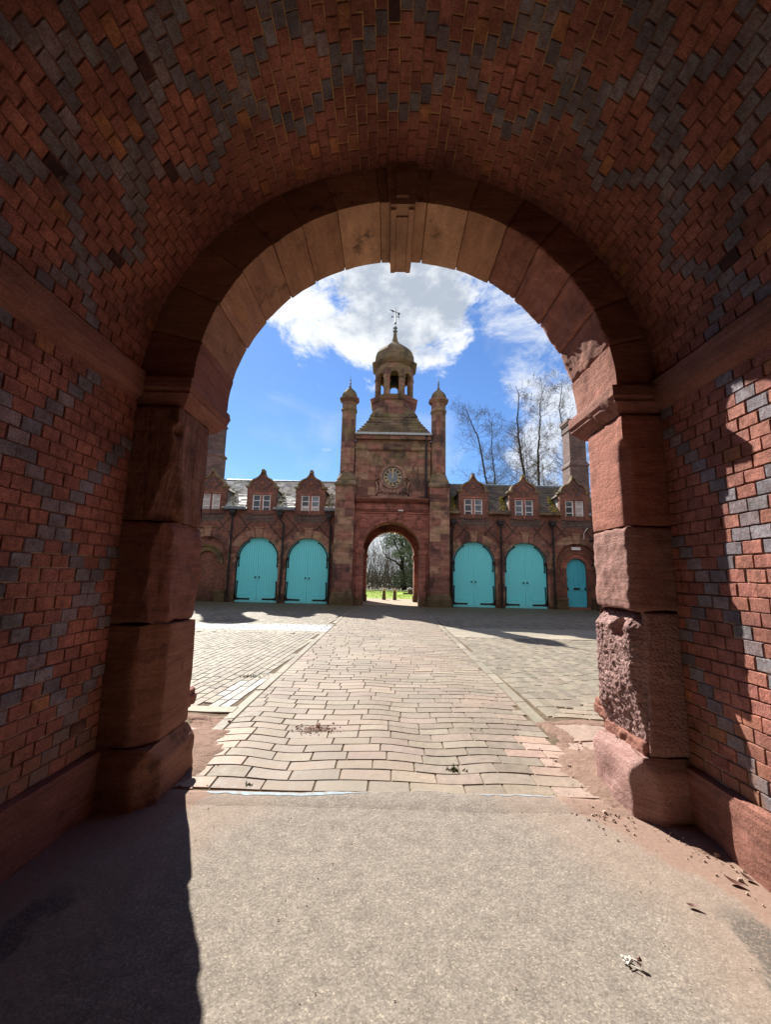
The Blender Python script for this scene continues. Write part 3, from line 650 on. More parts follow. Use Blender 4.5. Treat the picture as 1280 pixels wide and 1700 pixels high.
# piers of big worn blocks
YN, YF = 2.95, 3.47
def hole(P, c, r, depth):
    d = (P-Vector(c)).length
    return max(0, 1-(d/r)**2)*depth
def pier(sx):
    xw = -2.25 if sx < 0 else 2.35; xi = -1.585 if sx < 0 else 1.735
    joints = (.36, 1.17, 1.91, 2.79) if sx < 0 else (.385, 1.34, 1.945, 2.79)
    blocks = list(zip(joints, joints[1:]))
    def blk(z0, z1, xin, yn, yf, res, amp, ns, ext, m, seed, rad=.02, c=(1, 1, 1)):
        mb = MB(); x0, x1 = sorted((xw, xin))
        rough_block(mb, x0, x1, yn, yf, z0+.004, z1-.004, res, rad, amp, ns, extra=ext, c=c, seed=seed)
        return mb.build('pier_block', m, near, smooth='all' if res < .022 else True)
    def cham(xin, yn, cmax, ztop=9, lean=0):
        def f(P, nn):
            a = abs(P.x-xin); b = P.y-yn; c_ = cmax*min(1, max(0, (ztop-P.z)/.05))
            if a+b < c_: k = (c_-a-b)/2; P.x += k*(1 if sx < 0 else -1)*-1; P.y += k
            return P
        return f
    # foot stone with a sloping top
    def foot(P, nn):
        z = P.z; top = joints[0]; k = max(0, z-(top-.10))*.75
        a = abs(P.x)-abs(xi)
        inn = xi+(.065 if sx < 0 else -.065)
        dx = P.x-inn
        if sx < 0: P.x = min(P.x, inn-k)
        else: P.x = max(P.x, inn+k)
        P.y = max(P.y, YN-.05+k)
        c_ = .13; a = abs(P.x-inn); b = P.y-(YN-.05)
        if a+b < c_: kk = (c_-a-b)/2; P.x += -kk if sx < 0 else kk; P.y += kk
        f = noise.fractal(P*3+Vector((sx, 5, 0)), .8, 2, 4)*.016
        P.x += f*(1 if sx > 0 else -.4); P.y += abs(f)*.5; return P
    mb = MB(); x0, x1 = sorted((xw, xi+(.065 if sx < 0 else -.065)))
    rough_block(mb, x0, x1, YN-.05, YF+.05, -.06, joints[0]-.004, .03, .02, .006, 5, extra=foot, seed=9*sx, c=(.82, .70, .68) if sx < 0 else (1, 1, 1))
    mb.build('foot_stone', 'buff_sandstone' if sx < 0 else 'lilac_sandstone', near, smooth='all')
    if sx < 0:
        def low(P, nn):
            P = cham(xi, YN, .15)(P, nn)
            return P
        blk(*blocks[0], xi, YN, YF+.05, .035, .003, 4, low, 'buff_sandstone', 1, c=(.78, .62, .60))
        def mid(P, nn):
            t = (P.z-1.17)/.74; bulge = .03*math.sin(math.pi*min(1, max(0, t)))
            a = abs(P.x-xi); b = P.y-YN; c_ = .13-.05*t+.03*noise.fractal(P*4, .8, 2, 3)
            if a+b < c_: k = (c_-a-b)/2; P.x -= k; P.y += k
            if nn.x > .3: P.x += bulge*(P.y-YN)*1.5-.02+.012*noise.fractal(P*7, .9, 2, 4)
            if nn.y > .5: P.y += .012*noise.fractal(P*6, .9, 2, 4)
            return P
        blk(*blocks[1], xi, YN, YF+.03, .025, .008, 5, mid, 'red_sandstone', 2, .035, (.9, .9, .9))
        def top(P, nn):
            # deeply grooved by weather along its bedding
            a = abs(P.x-xi); b = P.y-YN; c_ = .06+max(0, (2.35-P.z))*.30
            if P.z < 2.62 and a+b < c_: k = (c_-a-b)/2; P.x -= k; P.y += k
            g = math.sin((P.y*30)+P.z*7+3*N3((P.y, P.z, 0), 4))*.006*min(1, max(0, (2.7-P.z)*2))
            if nn.x > .3: P.x += g+.014*noise.fractal(Vector((P.x, P.y*2, P.z*.8))*4, .9, 2, 4)-.012
            h = hole(P, (xi, YN+.02, 2.60), .06, .05); P.x -= h; P.y += h*.6
            return P
        blk(*blocks[2], xi, YN, YF, .018, .005, 5, top, 'grooved_sandstone', 3, c=(.78, .64, .62))
    else:
        def low(P, nn):
            t = (P.z-.385)/.955
            a = abs(P.x-xi); b = P.y-YN
            # worn back below the joint above, with a round cavity and pecked pits
            rise = .10*max(0, min(1, (P.z-1.22)/.1))*max(0, 1-a*6)
            pit = noise.fractal(P*34, .7, 2.1, 5)*.010+max(0, noise.fractal(P*62, .8, 2.1, 3))*.014
            und = .085*max(0, 1-(P.z-.385)/(.15+.45*max(0, 1-(P.y-YN)/.6)))
            edge = .05+.05*t+.02*N3(P, 9)
            if a+b < edge: k = (edge-a-b)/2; P.x += k; P.y += k
            if nn.x < -.2 or a < .03:
                P.x += pit+rise*.9-.015-und*-.9 if P.z < 1.32 else .09
                P.x += hole(P, (xi, YN+.22, 1.20), .085, .12)
            elif nn.y < -.3: P.y += pit*.35*max(0, 1-a*3)
            return P
        blk(*blocks[0], xi, YN, YF+.02, .0095, .004, 6, low, 'pecked_sandstone', 4, .03)
        def mid(P, nn):
            a = abs(P.x-xi); b = P.y-YN; c_ = .045
            if a+b < c_: k = (c_-a-b)/2; P.x += k; P.y += k
            if nn.x < -.2: P.x += .006*noise.fractal(P*20, .8, 2, 4)-.01+.09*max(0, 1.45-P.z)*max(0, (P.y-3.2)*4)
            return P
        blk(*blocks[1], xi, YN, YF, .018, .006, 6, mid, 'lilac_sandstone', 5, .025, (.86, .78, .74))
        def top(P, nn):
            P = cham(xi, YN, .07, 2.60)(P, nn); return P
        blk(*blocks[2], xi, YN, YF, .03, .002, 4, top, 'red_sandstone', 6, .012, (1.28, 1.15, 1.1))
        # ragged stone left between foot and shaft
        mb = MB()
        rough_block(mb, 1.765, 2.05, 3.0, 3.5, .36, .46, .012, .010, .008, 14, seed=44)
        mb.build('eroded_course', 'red_sandstone', near, smooth='all')
    # outer base mould on the courtyard side
    mb = MB(); s = 1 if sx > 0 else -1
    pr = [(0, 0), (.0, .40), (-.02, .44), (-.075, .47), (-.085, .53), (-.03, .58), (.02, .62), (.05, .66)]
    for k, (z0, z1, o) in enumerate(((-.05, .39, .0), (.385, .425, -.02), (.42, .50, -.065), (.495, .545, -.045), (.54, .66, .01))):
        x0, x1 = sorted((s*(1.88 if s > 0 else 1.72)+s*o, s*2.35))
        rough_block(mb, x0, x1, 3.56, 3.80-(.04 if k == 0 else 0), z0, z1, .014, .008, .006, 15, seed=50+k+s)
    mb.build('base_mould', 'red_sandstone', near, smooth='all')
    mb = MB(); x0, x1 = sorted((s*(1.93 if s > 0 else 1.80), s*2.35))
    rough_block(mb, x0, x1, 3.48, 3.74, .62, 2.79, .06, .03, .012, 4, seed=61+s)
    mb.build('outer_pilaster', 'red_sandstone', near, smooth='all')
    # impost moulding
    mb = MB(); ins = xi+(.075 if sx < 0 else -.075)
    def imp(P, nn):
        k = max(0, 2.90-P.z)*.8
        dm = .02 if abs(P.z-2.90) < .012 else 0
        if sx < 0: P.x = min(P.x, ins-k-dm)
        else: P.x = max(P.x, ins+k+dm)
        P.y = max(P.y, YN-.045+k+dm); P.y = min(P.y, YF+.20-k)
        if sx > 0: brk = max(0, noise.fractal(P*9+Vector((3, 1, 0)), .8, 2, 3))*.07*min(1, max(0, 1-abs(P.y-3.12)*4)) if P.z < 2.9 else 0; P.x += brk
        return P
    x0, x1 = sorted((xw, ins)); rough_block(mb, x0, x1, YN-.045, YF+.20, 2.795, 3.01, .022, .012, .003, 6, extra=imp, seed=70+s)
    mb.build('impost', 'red_sandstone', near, smooth=True)
pier(-1); pier(1)
# voussoirs of the arch
AX, AZc, RI = .10, 2.98, 1.62
jt = [0, 13.1, 24.3, 36.6, 49.1, 59.8, 71.8, 84.1, 97.9, 110.7, 121.8, 131.9, 143.9, 155.7, 167.9, 180]
for k, (a0, a1) in enumerate(zip(jt, jt[1:])):
    key = k == 7
    mb = MB(); am = R((a0+a1)/2); r_in = RI+rnd.uniform(-.006, .006)
    def mp(P, am=am, rc=RI+.2):
        a = am+P.x/RI; return (AX+P.z*math.cos(a), P.y, AZc+P.z*math.sin(a))
    hw = R((a1-a0)/2)*RI-.0018
    wear = 5 <= 15-k and k in (1, 2, 3, 4)
    def ex(P, nn, k=k, wear=wear):
        if nn.z < -.2:
            f = noise.fractal(P*6+Vector((k*7, 0, 0)), .85, 2, 4)
            if wear: P.z += .014*f+.010*abs(noise.fractal(P*19+Vector((k, 0, 0)), .8, 2, 3))
            else: P.z += .004*f
            if k == 12: P.z += -.018*math.exp(-((P.x)/.05)**2-((P.y-3.25)/.2)**2)+.02*math.exp(-((P.x-.07)/.03)**2-((P.y-3.25)/.2)**2)
        if wear and nn.y > .2: P.y += .02*noise.fractal(P*8+Vector((k*3, 0, 0)), .8, 2, 4)
        return P
    tn = rnd.uniform(.82, 1.15)
    mat_ = 'buff_sandstone' if k in (5, 6, 7, 8, 9, 10, 11, 12, 13) else 'red_sandstone'
    tcol = (tn*(1.25 if k in (6, 7, 8) else 1.1), tn*(1.25 if k in (6, 7, 8) else 1.0), tn*(1.15 if k in (6, 7, 8) else .92))
    if mat_ == 'red_sandstone': tcol = (tn*1.15, tn*1.1, tn*1.05)
    rough_block(mb, -hw, hw, YN, 3.615, r_in, RI+.42, .03 if not wear else .02, .008 if not wear else .02, .002, 5, mapf=mp, extra=ex, seed=k, c=tcol)
    mb.build('voussoir', mat_, near, smooth=True)
# projecting keystone, tapered, with a raised panel on soffit and face
ks = MB(); ka = R(91)
def KM(P): a = ka-P.x/RI*(1+(P.z-RI)*.25); return (AX-.01+P.z*math.cos(a), P.y, AZc+P.z*math.sin(a))
rough_block(ks, -.108, .108, YN-.05, 3.66, RI-.075, RI+.40, .04, .008, .001, 5, mapf=KM, c=(1.15, 1.15, 1.1))
for x0, x1, y0, y1 in ((-.105, -.055, YN-.02, 3.64), (.055, .105, YN-.02, 3.64)):
    rough_block(ks, x0, x1, y0, y1, RI-.098, RI-.06, .06, .004, .0005, 5, mapf=KM, c=(1.15, 1.15, 1.1))
rough_block(ks, -.053, .053, YN+.06, 3.64, RI-.090, RI-.07, .06, .004, .0005, 5, mapf=KM, c=(1.1, 1.1, 1.05))
rough_block(ks, -.053, .053, YN-.075, YN-.04, RI-.02, RI+.22, .06, .004, .0005, 5, mapf=KM, c=(1, 1, 1))
ks.build('keystone', 'buff_sandstone', near, smooth=True)
# masonry round the passage: courtyard front, roof, outer flanks, added rear doors
mb = MB(); mb.wall(-13.5, 13.6, -.1, 6.2, 3.62, [(.1, 1.80, 2.98, 1.80)], -.02)
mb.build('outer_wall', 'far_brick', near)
mb = MB(); mb.wall(-2.35, 2.45, -.1, 6.2, Y1+.03, [(.075, 1.96, 2.95, 1.95)], .02)
mb.box(-13.5, 13.6, -9.6, 3.60, 6.2, 6.5); mb.box(-2.6, -2.3, -9.3, 2.9, 0, 6.2); mb.box(2.4, 2.7, -9.3, 2.9, 0, 6.2)  # unseen roof slab put over the vault to block the sun
mb.prismx([(-9.8, 6.5), (3.9, 6.5), (-3, 9.4)], -13.5, 13.6)
mb.box(-2.6, 2.7, -9.35, -9.05, 0, 6.2)
mb.build('masonry', 'plain_brick', near)
for sx in (-1, 1):  # closed doors, unseen, added to keep the passage dark from behind
    mb = MB(); d0, d1 = sorted((.05+sx*.01, .05+sx*1.7))
    for k in range(10): mb.box(d0+.169*k, d0+.169*k+.163, -9.04, -8.98, .02, 3.2)
    mb.box(d0, d1, -8.98, -8.95, .5, .65); mb.box(d0, d1, -8.98, -8.95, 2.3, 2.45)
    mb.build('added_rear_door', 'timber', near)

# ================================================================ FAR SIDE OF THE YARD
def merge(dst, src, fn):
    dst.add([fn(Vector(p)) for p in src.v], src.f); n = len(src.f)
    dst.c[-n:] = src.c; dst.m[-n:] = src.m
YB = 22.0
def slates(mb, x0, x1, ya, za, yb, zb, ch=.19, sw=.27, pal=((.30, .28, .24),), skip=None, v=.2):
    """overlapping slate courses from the eaves (ya,za) to the ridge (yb,zb)"""
    Ls = math.hypot(yb-ya, zb-za); n = max(1, round(Ls/ch)); dy, dz = (yb-ya)/Ls, (zb-za)/Ls; ny, nz = -dz, dy
    for k in range(n):
        s0, s1 = k*Ls/n-.02, (k+1)*Ls/n+.04; x = x0-(k % 2)*sw/2
        while x < x1:
            a, b = max(x, x0)+.003, min(x+sw, x1)-.003; x += sw
            if b-a < .04 or (skip and skip((a+b)/2, ya+dy*(s0+s1)/2)): continue
            e = rnd.uniform(-.012, .01); h = .022+rnd.uniform(0, .007); c = tone(rnd.choice(pal), v)
            P = []
            for xx in (a, b):
                P += [(xx, ya+dy*(s0+e)+ny*.004, za+dz*(s0+e)+nz*.004), (xx, ya+dy*(s0+e)+ny*h, za+dz*(s0+e)+nz*h), (xx, ya+dy*s1+ny*.006, za+dz*s1+nz*.006)]
            mb.add(P, [(1, 4, 5, 2), (0, 3, 4, 1), (0, 1, 2), (3, 5, 4)], c)
def strap(mb, pts, wd, y0, y1):
    L = []; Rr = []
    for i, (x, z) in enumerate(pts):
        a = Vector(pts[max(0, i-1)]); b = Vector(pts[min(len(pts)-1, i+1)]); d = (b-a).normalized(); n = Vector((-d.y, d.x))*wd/2
        L.append((x+n.x, z+n.y)); Rr.append((x-n.x, z-n.y))
    mb.loft([[(a[0], y0, a[1]), (b[0], y0, b[1]), (b[0], y1, b[1]), (a[0], y1, a[1])] for a, b in zip(L, Rr)])
def disc(mb, x, z, r, y0, y1, n=10):
    mb.prism([(x+r*math.cos(2*math.pi*i/n), z+r*math.sin(2*math.pi*i/n)) for i in range(n)], y0, y1)
DH, DS = 1.13, 2.32     # half width and springing of the coach doors
def coach_door(parent, loc):
    """double-leaf boarded coach door; local origin on the ground at the middle of the doorway"""
    top = lambda x: DS+math.sqrt(max(0, (DH-.01)**2-x*x))
    mb = MB(); n = 9
    for s in (-1, 1):
        for k in range(n):
            a, b = .006+k*(DH-.016)/n, .006+(k+1)*(DH-.016)/n-.010
            m = (a+b)/2; P = [(s*a, .13), (s*b, .13), (s*b, top(b)), (s*m, top(m)), (s*a, top(a))]
            mb.prism(P, 0, .05)
        mb.box(min(s*.006, s*1.11), max(s*.006, s*1.11), .02, .06, .13, 2.3)
        mb.arc(0, DS, DH-.13, DH-.012, -.022, 0, 0 if s > 0 else 90, 90 if s > 0 else 180, 12)   # head rail
        mb.box(*sorted((s*(DH-.135), s*(DH-.014))), -.022, 0, .13, DS)                          # hanging stile
        mb.prism([(s*.01, .10), (s*(DH-.14), .13), (s*(DH-.14), .42), (s*(DH-.22), .36), (s*.42, .36), (s*.30, .40), (s*.24, .50), (s*.12, .56), (s*.01, .50)][::s], -.020, 0)
        strap(mb, [(s*.08, .60), (s*.2, .585), (s*.3, .50), (s*.36, .43), (s*.5, .40), (s*.88, .40), (s*.955, .44), (s*.975, .54)], .028, -.024, -.004)
    mb.box(-DH+.01, DH-.01, -.05, .05, .0, .12)
    d = mb.build('coach_door', 'turquoise_paint', parent, org=(0, 0, 0), loc=loc)
    for s in (-1, 1):
        m = MB(); P = [(s*1.045*math.cos(R(a)), DS+1.045*math.sin(R(a))) for a in range(58, -1, -6)]+[(s*1.045, DS-.2), (s*1.035, DS-.42)]
        strap(m, P, .062, -.055, -.024); disc(m, *P[0], .05, -.058, -.024); disc(m, *P[-1], .05, -.058, -.024); m.box(*sorted((s*1.0, s*1.16)), -.06, -.02, DS-.09, DS+.09)
        m.build('strap_hinge', 'black_iron', d, org=(0, 0, 0))
        m = MB(); strap(m, [(s*1.04, 1.07), (s*1.055, .6), (s*1.06, .20)], .06, -.055, -.024); strap(m, [(s*1.12, .19), (s*.80, .175), (s*.38, .17)], .085, -.056, -.024)
        disc(m, s*1.04, 1.07, .045, -.058, -.024); disc(m, s*.38, .17, .05, -.058, -.024); m.prism([(s*1.13, .10), (s*1.13, .42), (s*1.0, .24), (s*.84, .20), (s*.84, .13)][::s], -.057, -.02)
        m.build('strap_hinge', 'black_iron', d, org=(0, 0, 0))
        m = MB(); m.lathe(0, 0, [(.045, 0), (.045, .01), (.02, .02), (.02, .04), (.034, .05), (.034, .07), (.01, .085)], 10)
        kn = MB(); merge(kn, m, lambda p, s=s: Vector((p.x+s*.10, -p.z-.0, p.y+1.32))); kn.build('door_knob', 'black_iron', d, org=(0, 0, 0), smooth=True)
    return d
def casement(parent, loc, kind):
    m = MB(); wv, h = .225, .515
    m.box(-wv, -wv+.06, -.03, .05, -h, h); m.box(wv-.06, wv, -.03, .05, -h, h); m.box(-wv+.05, wv-.05, 0, .05, h-.055, h); m.box(-wv+.05, wv-.05, 0, .05, -h, -h+.065)
    for z in (-.165, .18): m.box(-wv+.05, wv-.05, -.01, .04, z-.018, z+.018)
    o = m.build('window', 'white_paint', parent, org=(0, 0, 0), loc=loc)
    g = MB(); g.box(-wv+.04, wv-.04, .024, .030, -h+.05, h-.05); g.build('pane', rnd.choice(('glass', 'glass', 'reflection_tint_glass')), o, org=(0, 0, 0))
    if kind:
        cth = MB(); n = 14; zt, zb = (h-.06, -h+.06) if kind == 1 else (-.05, -h+.06)
        cth.loft([[(-wv+.05+(wv*2-.1)*i/n, .018+.003*math.sin(i*1.9), z) for i in range(n+1)] for z in (zb, zt)], caps=False, closed=False)
        cth.build('curtain', 'curtain', o, org=(0, 0, 0))
    return o
def ogee(half=.80, z0=6.25):
    """outline of the curved gable, left foot to right foot"""
    L = [(-.73, 6.25), (-.725, 6.36), (-.68, 6.47), (-.60, 6.57), (-.49, 6.65), (-.38, 6.70), (-.28, 6.755), (-.20, 6.83), (-.14, 6.92), (-.10, 7.01), (-.085, 7.08), (-.085, 7.15), (0, 7.19)]
    return L+[(-x, z) for x, z in L[::-1][1:]]
def dormer(parent, loc, roofm, cheek, pal):
    gx = ogee(); m = MB()
    # jambs, breast and head round the window pair
    for s in (-1, 1): m.box(*sorted((s*.50, s*.80)), -.04, .25, 4.72, 6.12)
    m.box(-.80, .80, -.04, .25, 5.80, 6.12); m.box(-.78, .78, -.02, .24, 6.12, 6.265); m.box(-.5, .5, -.035, .25, 4.66, 4.745)
    m.prism([(x*.95, z) for x, z in gx], -.015, .215)
    d = m.build('dormer', 'far_brick', parent, org=(0, 0, 0), loc=loc)
    m = MB()   # stone coping following the outline, shoulders and the finial
    out = gx; ctr = Vector((0, 6.3)); inn = [(x*.86, 6.25+(z-6.25)*.84) for x, z in gx]
    m.loft([[(a[0], -.09, a[1]), (b[0], -.09, b[1]), (b[0], .26, b[1]), (a[0], .26, a[1])] for a, b in zip(out, inn)])
    for s in (-1, 1): m.box(*sorted((s*.60, s*.89)), -.10, .26, 6.16, 6.25); m.box(*sorted((s*.62, s*.85)), -.07, .25, 6.12, 6.16)
    m.bevbox(-.085, .085, -.10, .2, 7.0, 7.2, .03)
    m.build('coping', 'mossy_stone', d, org=(0, 0, 0))
    m = MB()   # terracotta surround and centre stone
    m.box(-.56, .56, -.055, -.03, 5.80, 5.88); m.box(-.045, .045, -.045, .12, 4.745, 5.80)
    for s in (-1, 1): m.box(*sorted((s*.50, s*.54)), -.052, .1, 4.745, 5.80)
    m.box(-.06, .06, -.05, -.015, 6.38, 6.50)
    for s in (-1, 1):
        strap(m, [(s*.42, 6.30), (s*.12, 6.66)], .03, -.03, -.015); strap(m, [(s*.42, 6.30), (s*.20, 6.08)], .03, -.05, -.015)
    m.build('surround', 'smooth_sandstone', d, org=(0, 0, 0))
    m = MB()
    for s in (-1, 1):
        strap(m, [(s*.50, 6.40), (s*.10, 6.05)], .045, -.058, -.012); strap(m, [(s*.36, 6.36), (s*.02, 6.70)], .045, -.034, -.012)
    m.build('dark_headers', 'dial', d, org=(0, 0, 0))
    m = MB()   # little roof running back into the slope
    for s in (-1, 1):
        t = MB(); slates(t, 0, 1.45, -.90, 6.00, 0, 6.72, .17, .25, pal)
        merge(m, t, lambda p, s=s: Vector((p.y*-s, .22+p.x, p.z)))
        m.add([(s*.88, .2, 5.99), (0, .2, 6.70), (0, 1.7, 6.70), (s*.88, 1.0, 5.99)], [(0, 1, 2, 3)], pal[0])
    m.tube([(0, .2, 6.74), (0, 1.66, 6.74)], .05, 6)
    m.build('dormer_roof', roofm, d, org=(0, 0, 0))
    m = MB()
    for s in (-1, 1):
        m = MB(); m.prismx([(.24, 5.05), (1.15, 6.05), (.24, 6.05)], *sorted((s*.74, s*.78))); m.build('cheek', cheek, d, org=(0, 0, 0))
    return d
def downpipe(parent, x, zt, zb=.05, bend=0):
    m = MB(); pts = [(x, YB-.16, zt-.05), (x, YB-.16, zt-.3)]
    if bend: pts += [(x+bend, YB-.13, zt-.62)]
    pts += [(x+bend, YB-.13, zb+.14), (x+bend, YB-.20, zb)]
    m.tube(pts, .048, 10)
    for z in (zt-.9, 2.6, 1.3): m.lathe(x+bend, YB-.13, [(.062, z-.05), (.062, z+.05)], 10)
    p = m.build('downpipe', 'black_iron', parent, smooth=True)
    m = MB(); m.loft([[(x-a, YB-.16-b, z), (x+a, YB-.16-b, z), (x+a, YB-.16+b, z), (x-a, YB-.16+b, z)] for a, b, z in ((.055, .055, zt-.30), (.09, .08, zt-.2), (.15, .11, zt-.12), (.15, .11, zt+.0), (.17, .125, zt+.02), (.17, .125, zt+.06))])
    m.build('hopper', 'black_iron', p)
    return p
PAL_L = ((.62, .59, .50), (.70, .67, .58), (.52, .48, .38), (.42, .37, .28)); PAL_R = ((.115, .085, .06), (.09, .07, .05), (.14, .10, .065))  # left slate tones raised to carry the sun's glare on that roof
def wing(sx):
    west = sx < 0
    bays = [-9.72, -6.96, -4.29] if west else [4.60, 7.35, 10.08]
    x0, x1 = (-11.6, -2.7) if west else (3.1, 11.6)
    t = thing('coach_house', (sum(bays)/3, YB, 0), 'brick coach house with slates paled for sun glare left of the tower, two turquoise doors' if west else 'brick coach house with mossy brown slates and turquoise doors right of the clock tower', 'building')
    t0 = t.location
    m = MB(); holes = [(b, DH, DS, DH) for b in bays]; m.wall(x0, x1, -.05, 4.93, YB, holes, .32)
    m.box(x0, x1, YB+.34, 26.0, -.05, 4.9); m.wall(x0, x1, -.05, 4.9, YB+.33, [], 0)
    blind = bays[0] if west else bays[2]
    m.wall(blind-DH-.05, blind+DH+.05, -.05, 3.6, YB+.10, [(blind, .54, 2.12, .56)], .2)
    if west: m.wall(blind-.6, blind+.6, -.05, 2.8, YB+.20, [], 0)
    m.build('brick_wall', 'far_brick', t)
    # stone arches round the doors
    for bi, b in enumerate(bays):
        m = MB(); yo = .004*bi
        for k in range(9):
            m.arc(b, DS, DH+.0, DH+.43, YB-.025-yo, YB+.2, k*20+.4, k*20+19.6, 5, tone((1, 1, 1), .18))
        for s in (-1, 1):
            z = .12
            while z < DS-.05:
                h = rnd.uniform(.35, .5); h = min(h, DS-z); m.box(*sorted((b+s*DH, b+s*(DH+rnd.choice((.14, .22))))), YB-.02, YB+.18, z+.005, z+h-.005, tone((1, 1, 1), .2)); z += h
        a = m.build('stone_arch', 'tower_ashlar', t)
        m = MB(); m.prism([(b-.13, DS+DH-.02), (b+.13, DS+DH-.02), (b+.20, DS+DH+.47), (b-.20, DS+DH+.47)], YB-.07, YB+.1); m.box(b-.25, b+.25, YB-.10, YB+.05, DS+DH+.47, DS+DH+.53)
        m.build('keystone', 'buff_sandstone', a)
    # blind arch bay
    m = MB(); m.arc(blind, 2.12, .55, .80, YB+.07, YB+.15, 0, 180, 18); m.arc(blind, 2.12, .80, .88, YB+.0, YB+.12, -8, 188, 18, (.8, .9, .7))
    m.build('hood_mould', 'mossy_stone' if west else 'smooth_sandstone', t)
    if west:
        for a_, b_ in ((blind+.62, blind+1.18), (blind-1.3, blind-.62)):
            m = MB(); m.box(a_, b_, YB-.12, YB+.05, -.02, .52); m.box(a_-.03, b_+.03, YB-.16, YB+.05, .52, .60); m.build('stone_plinth', 'mossy_stone', t)
    else:
        for a_, b_ in ((blind-1.2, blind-.60), (blind+.72, blind+1.3)):
            m = MB(); m.box(a_, b_, YB-.12, YB+.05, -.02, .5); m.box(a_-.02, b_+.02, YB-.16, YB+.05, .5, .58); m.build('stone_plinth', 'mossy_stone', t)
        m = MB(); n = 5; hw = .515
        tp = lambda x: 2.12+math.sqrt(max(0, .53**2-x*x))
        for k in range(n):
            a, b = -hw+k*2*hw/n, -hw+(k+1)*2*hw/n-.012; m.prism([(blind+a, .12), (blind+b, .12), (blind+b, tp(b)), (blind+(a+b)/2, tp((a+b)/2)), (blind+a, tp(a))], YB+.22, YB+.26)
        m.box(blind-.52, blind+.52, YB+.235, YB+.28, .12, 2.4)
        m.box(blind-.50, blind+.50, YB+.20, YB+.22, .98, 1.14); m.box(blind-.50, blind+.50, YB+.20, YB+.22, .12, .26)
        for s in (-1, 1): m.box(*sorted((blind+s*.42, blind+s*.515)), YB+.20, YB+.22, .26, 2.1)
        sd = m.build('small_door', 'teal_paint', t)
        m = MB(); m.box(blind-.17, blind+.17, YB+.185, YB+.2, 1.02, 1.12); m.build('letter_plate', 'black_iron', sd)
        for zz_ in (1.52, 1.56): mm = MB(); mm.box(blind-.51, blind-.44, YB+.185, YB+.20, zz_-.012, zz_+.012); mm.build('hinge', 'black_iron', sd)
        for k in range(4): m = MB(); disc(m, blind+.40, 2.25-.19*k, .018, YB+.19, YB+.2, 8); m.build('stud', 'black_iron', sd)
        m = MB(); disc(m, blind-.47, 1.08, .025, YB+.17, YB+.2); m.build('door_knob', 'black_iron', sd)
        m = MB(); m.bevbox(blind-.24, blind+.24, YB-.0, YB+.10, 3.11, 3.26, .02); m.build('bulkhead_light', 'white_paint', t)
        m = MB(); m.box(blind-.6, blind+.6, YB-.06, YB+.2, -.02, .11); m.build('doorstep', 'red_sandstone', t)
        m = MB(); m.tube([(10.72, YB-.05, 4.3), (10.55, YB-.06, 4.1), (10.48, YB-.06, 3.9), (10.50, YB-.05, 3.7)], .018, 6); m.build('cable', 'white_paint', t)
    # copies: doors, windows, dormers
    pd = None
    for b in bays:
        if b == blind: continue
        loc = (b-t0.x, .16, 0)
        pd = coach_door(t, loc) if pd is None else copy_tree(pd, t, loc)
    pdm = None
    for i, b in enumerate(bays):
        loc = (b-t0.x, 0, 0)
        pdm = dormer(t, loc, 'sun_glare_slate' if west else 'brown_slate', 'lead' if west else 'pale_lead', PAL_L if west else PAL_R) if pdm is None else copy_tree(pdm, t, loc)
        for s in (-1, 1):
            kd = (1 if i == 0 else 0, 1 if i == 0 and s > 0 else (2 if i == 2 else 0))[1] if west else (1 if i == 2 and s > 0 else 0)
            if west and i == 0: kd = 1
            casement(t, (b-t0.x+s*.272, .06, 5.273), kd)
    # main roof
    m = MB(); skip = lambda x, y: any(abs(x-b) < .76 and y < 22.9+.0 for b in bays)
    slates(m, x0, x1, YB-.13, 4.98, 24.0, 6.98, .2, .28, PAL_L if west else PAL_R, skip, .25)
    m.add([(x0, YB+.3, 5.36), (x1, YB+.3, 5.36), (x1, 24, 6.95), (x0, 24, 6.95)], [(0, 1, 2, 3)], (.2, .18, .15)); m.add([(x0, 24, 6.95), (x1, 24, 6.95), (x1, 26.2, 4.9), (x0, 26.2, 4.9)], [(0, 1, 2, 3)], (.2, .18, .15))
    r = m.build('roof', 'sun_glare_slate' if west else 'brown_slate', t)
    m = MB(); x = x0
    while x < x1:
        m.tube([(x, 24, 6.99), (min(x+.44, x1), 24, 6.99)], .075, 8); x += .45
    m.build('ridge_tiles', 'lead', r)
    # gutters between the dormers
    edges = [x0]+[e for b in bays for e in (b-.80, b+.80)]+[x1]
    for a, b in list(zip(edges, edges[1:]))[::2]:
        if b-a < .1: continue
        m = MB(); m.box(a, b, YB-.22, YB-.10, 4.94, 5.07); m.box(a, b, YB-.10, YB+.02, 4.90, 5.0)
        m.build('gutter', 'lead' if west else 'mossy_stone', t)
        if not west or True:
            for _ in range(1): pass
    for x, zt, bd in (((-8.42, 4.84, 0), (-5.86, 4.78, .22), (-3.22, 4.72, .12)) if west else ((3.50, 4.55, -.08), (6.03, 4.52, 0), (8.80, 4.55, 0))): downpipe(t, x, zt, bend=bd)
    # moss cushions in the valleys
    pm = random.Random(3)
    for b in bays:
        m = MB()
        for s in ((1,) if west else (-1,)):
            for _ in range(70 if not west else 28):
                u = pm.random(); x = b+s*(.86+.5*pm.random()*(1-u*.7)); y = YB+.0+u*1.1; z = 4.98+(y-YB+.13)*.94+.03; rr = pm.uniform(.02, .055)
                c = (.30, .22, .02) if not west and pm.random() < .55 else (.11, .12, .02)
                m.lathe(x, y, [(rr, z-.02), (rr*.8, z+rr*.5), (rr*.2, z+rr*.8)], 6, c=c)
        tag(m.build('moss', 'moss_leaf', r), kind='stuff')
    return t
wW = wing(-1); wE = wing(1)
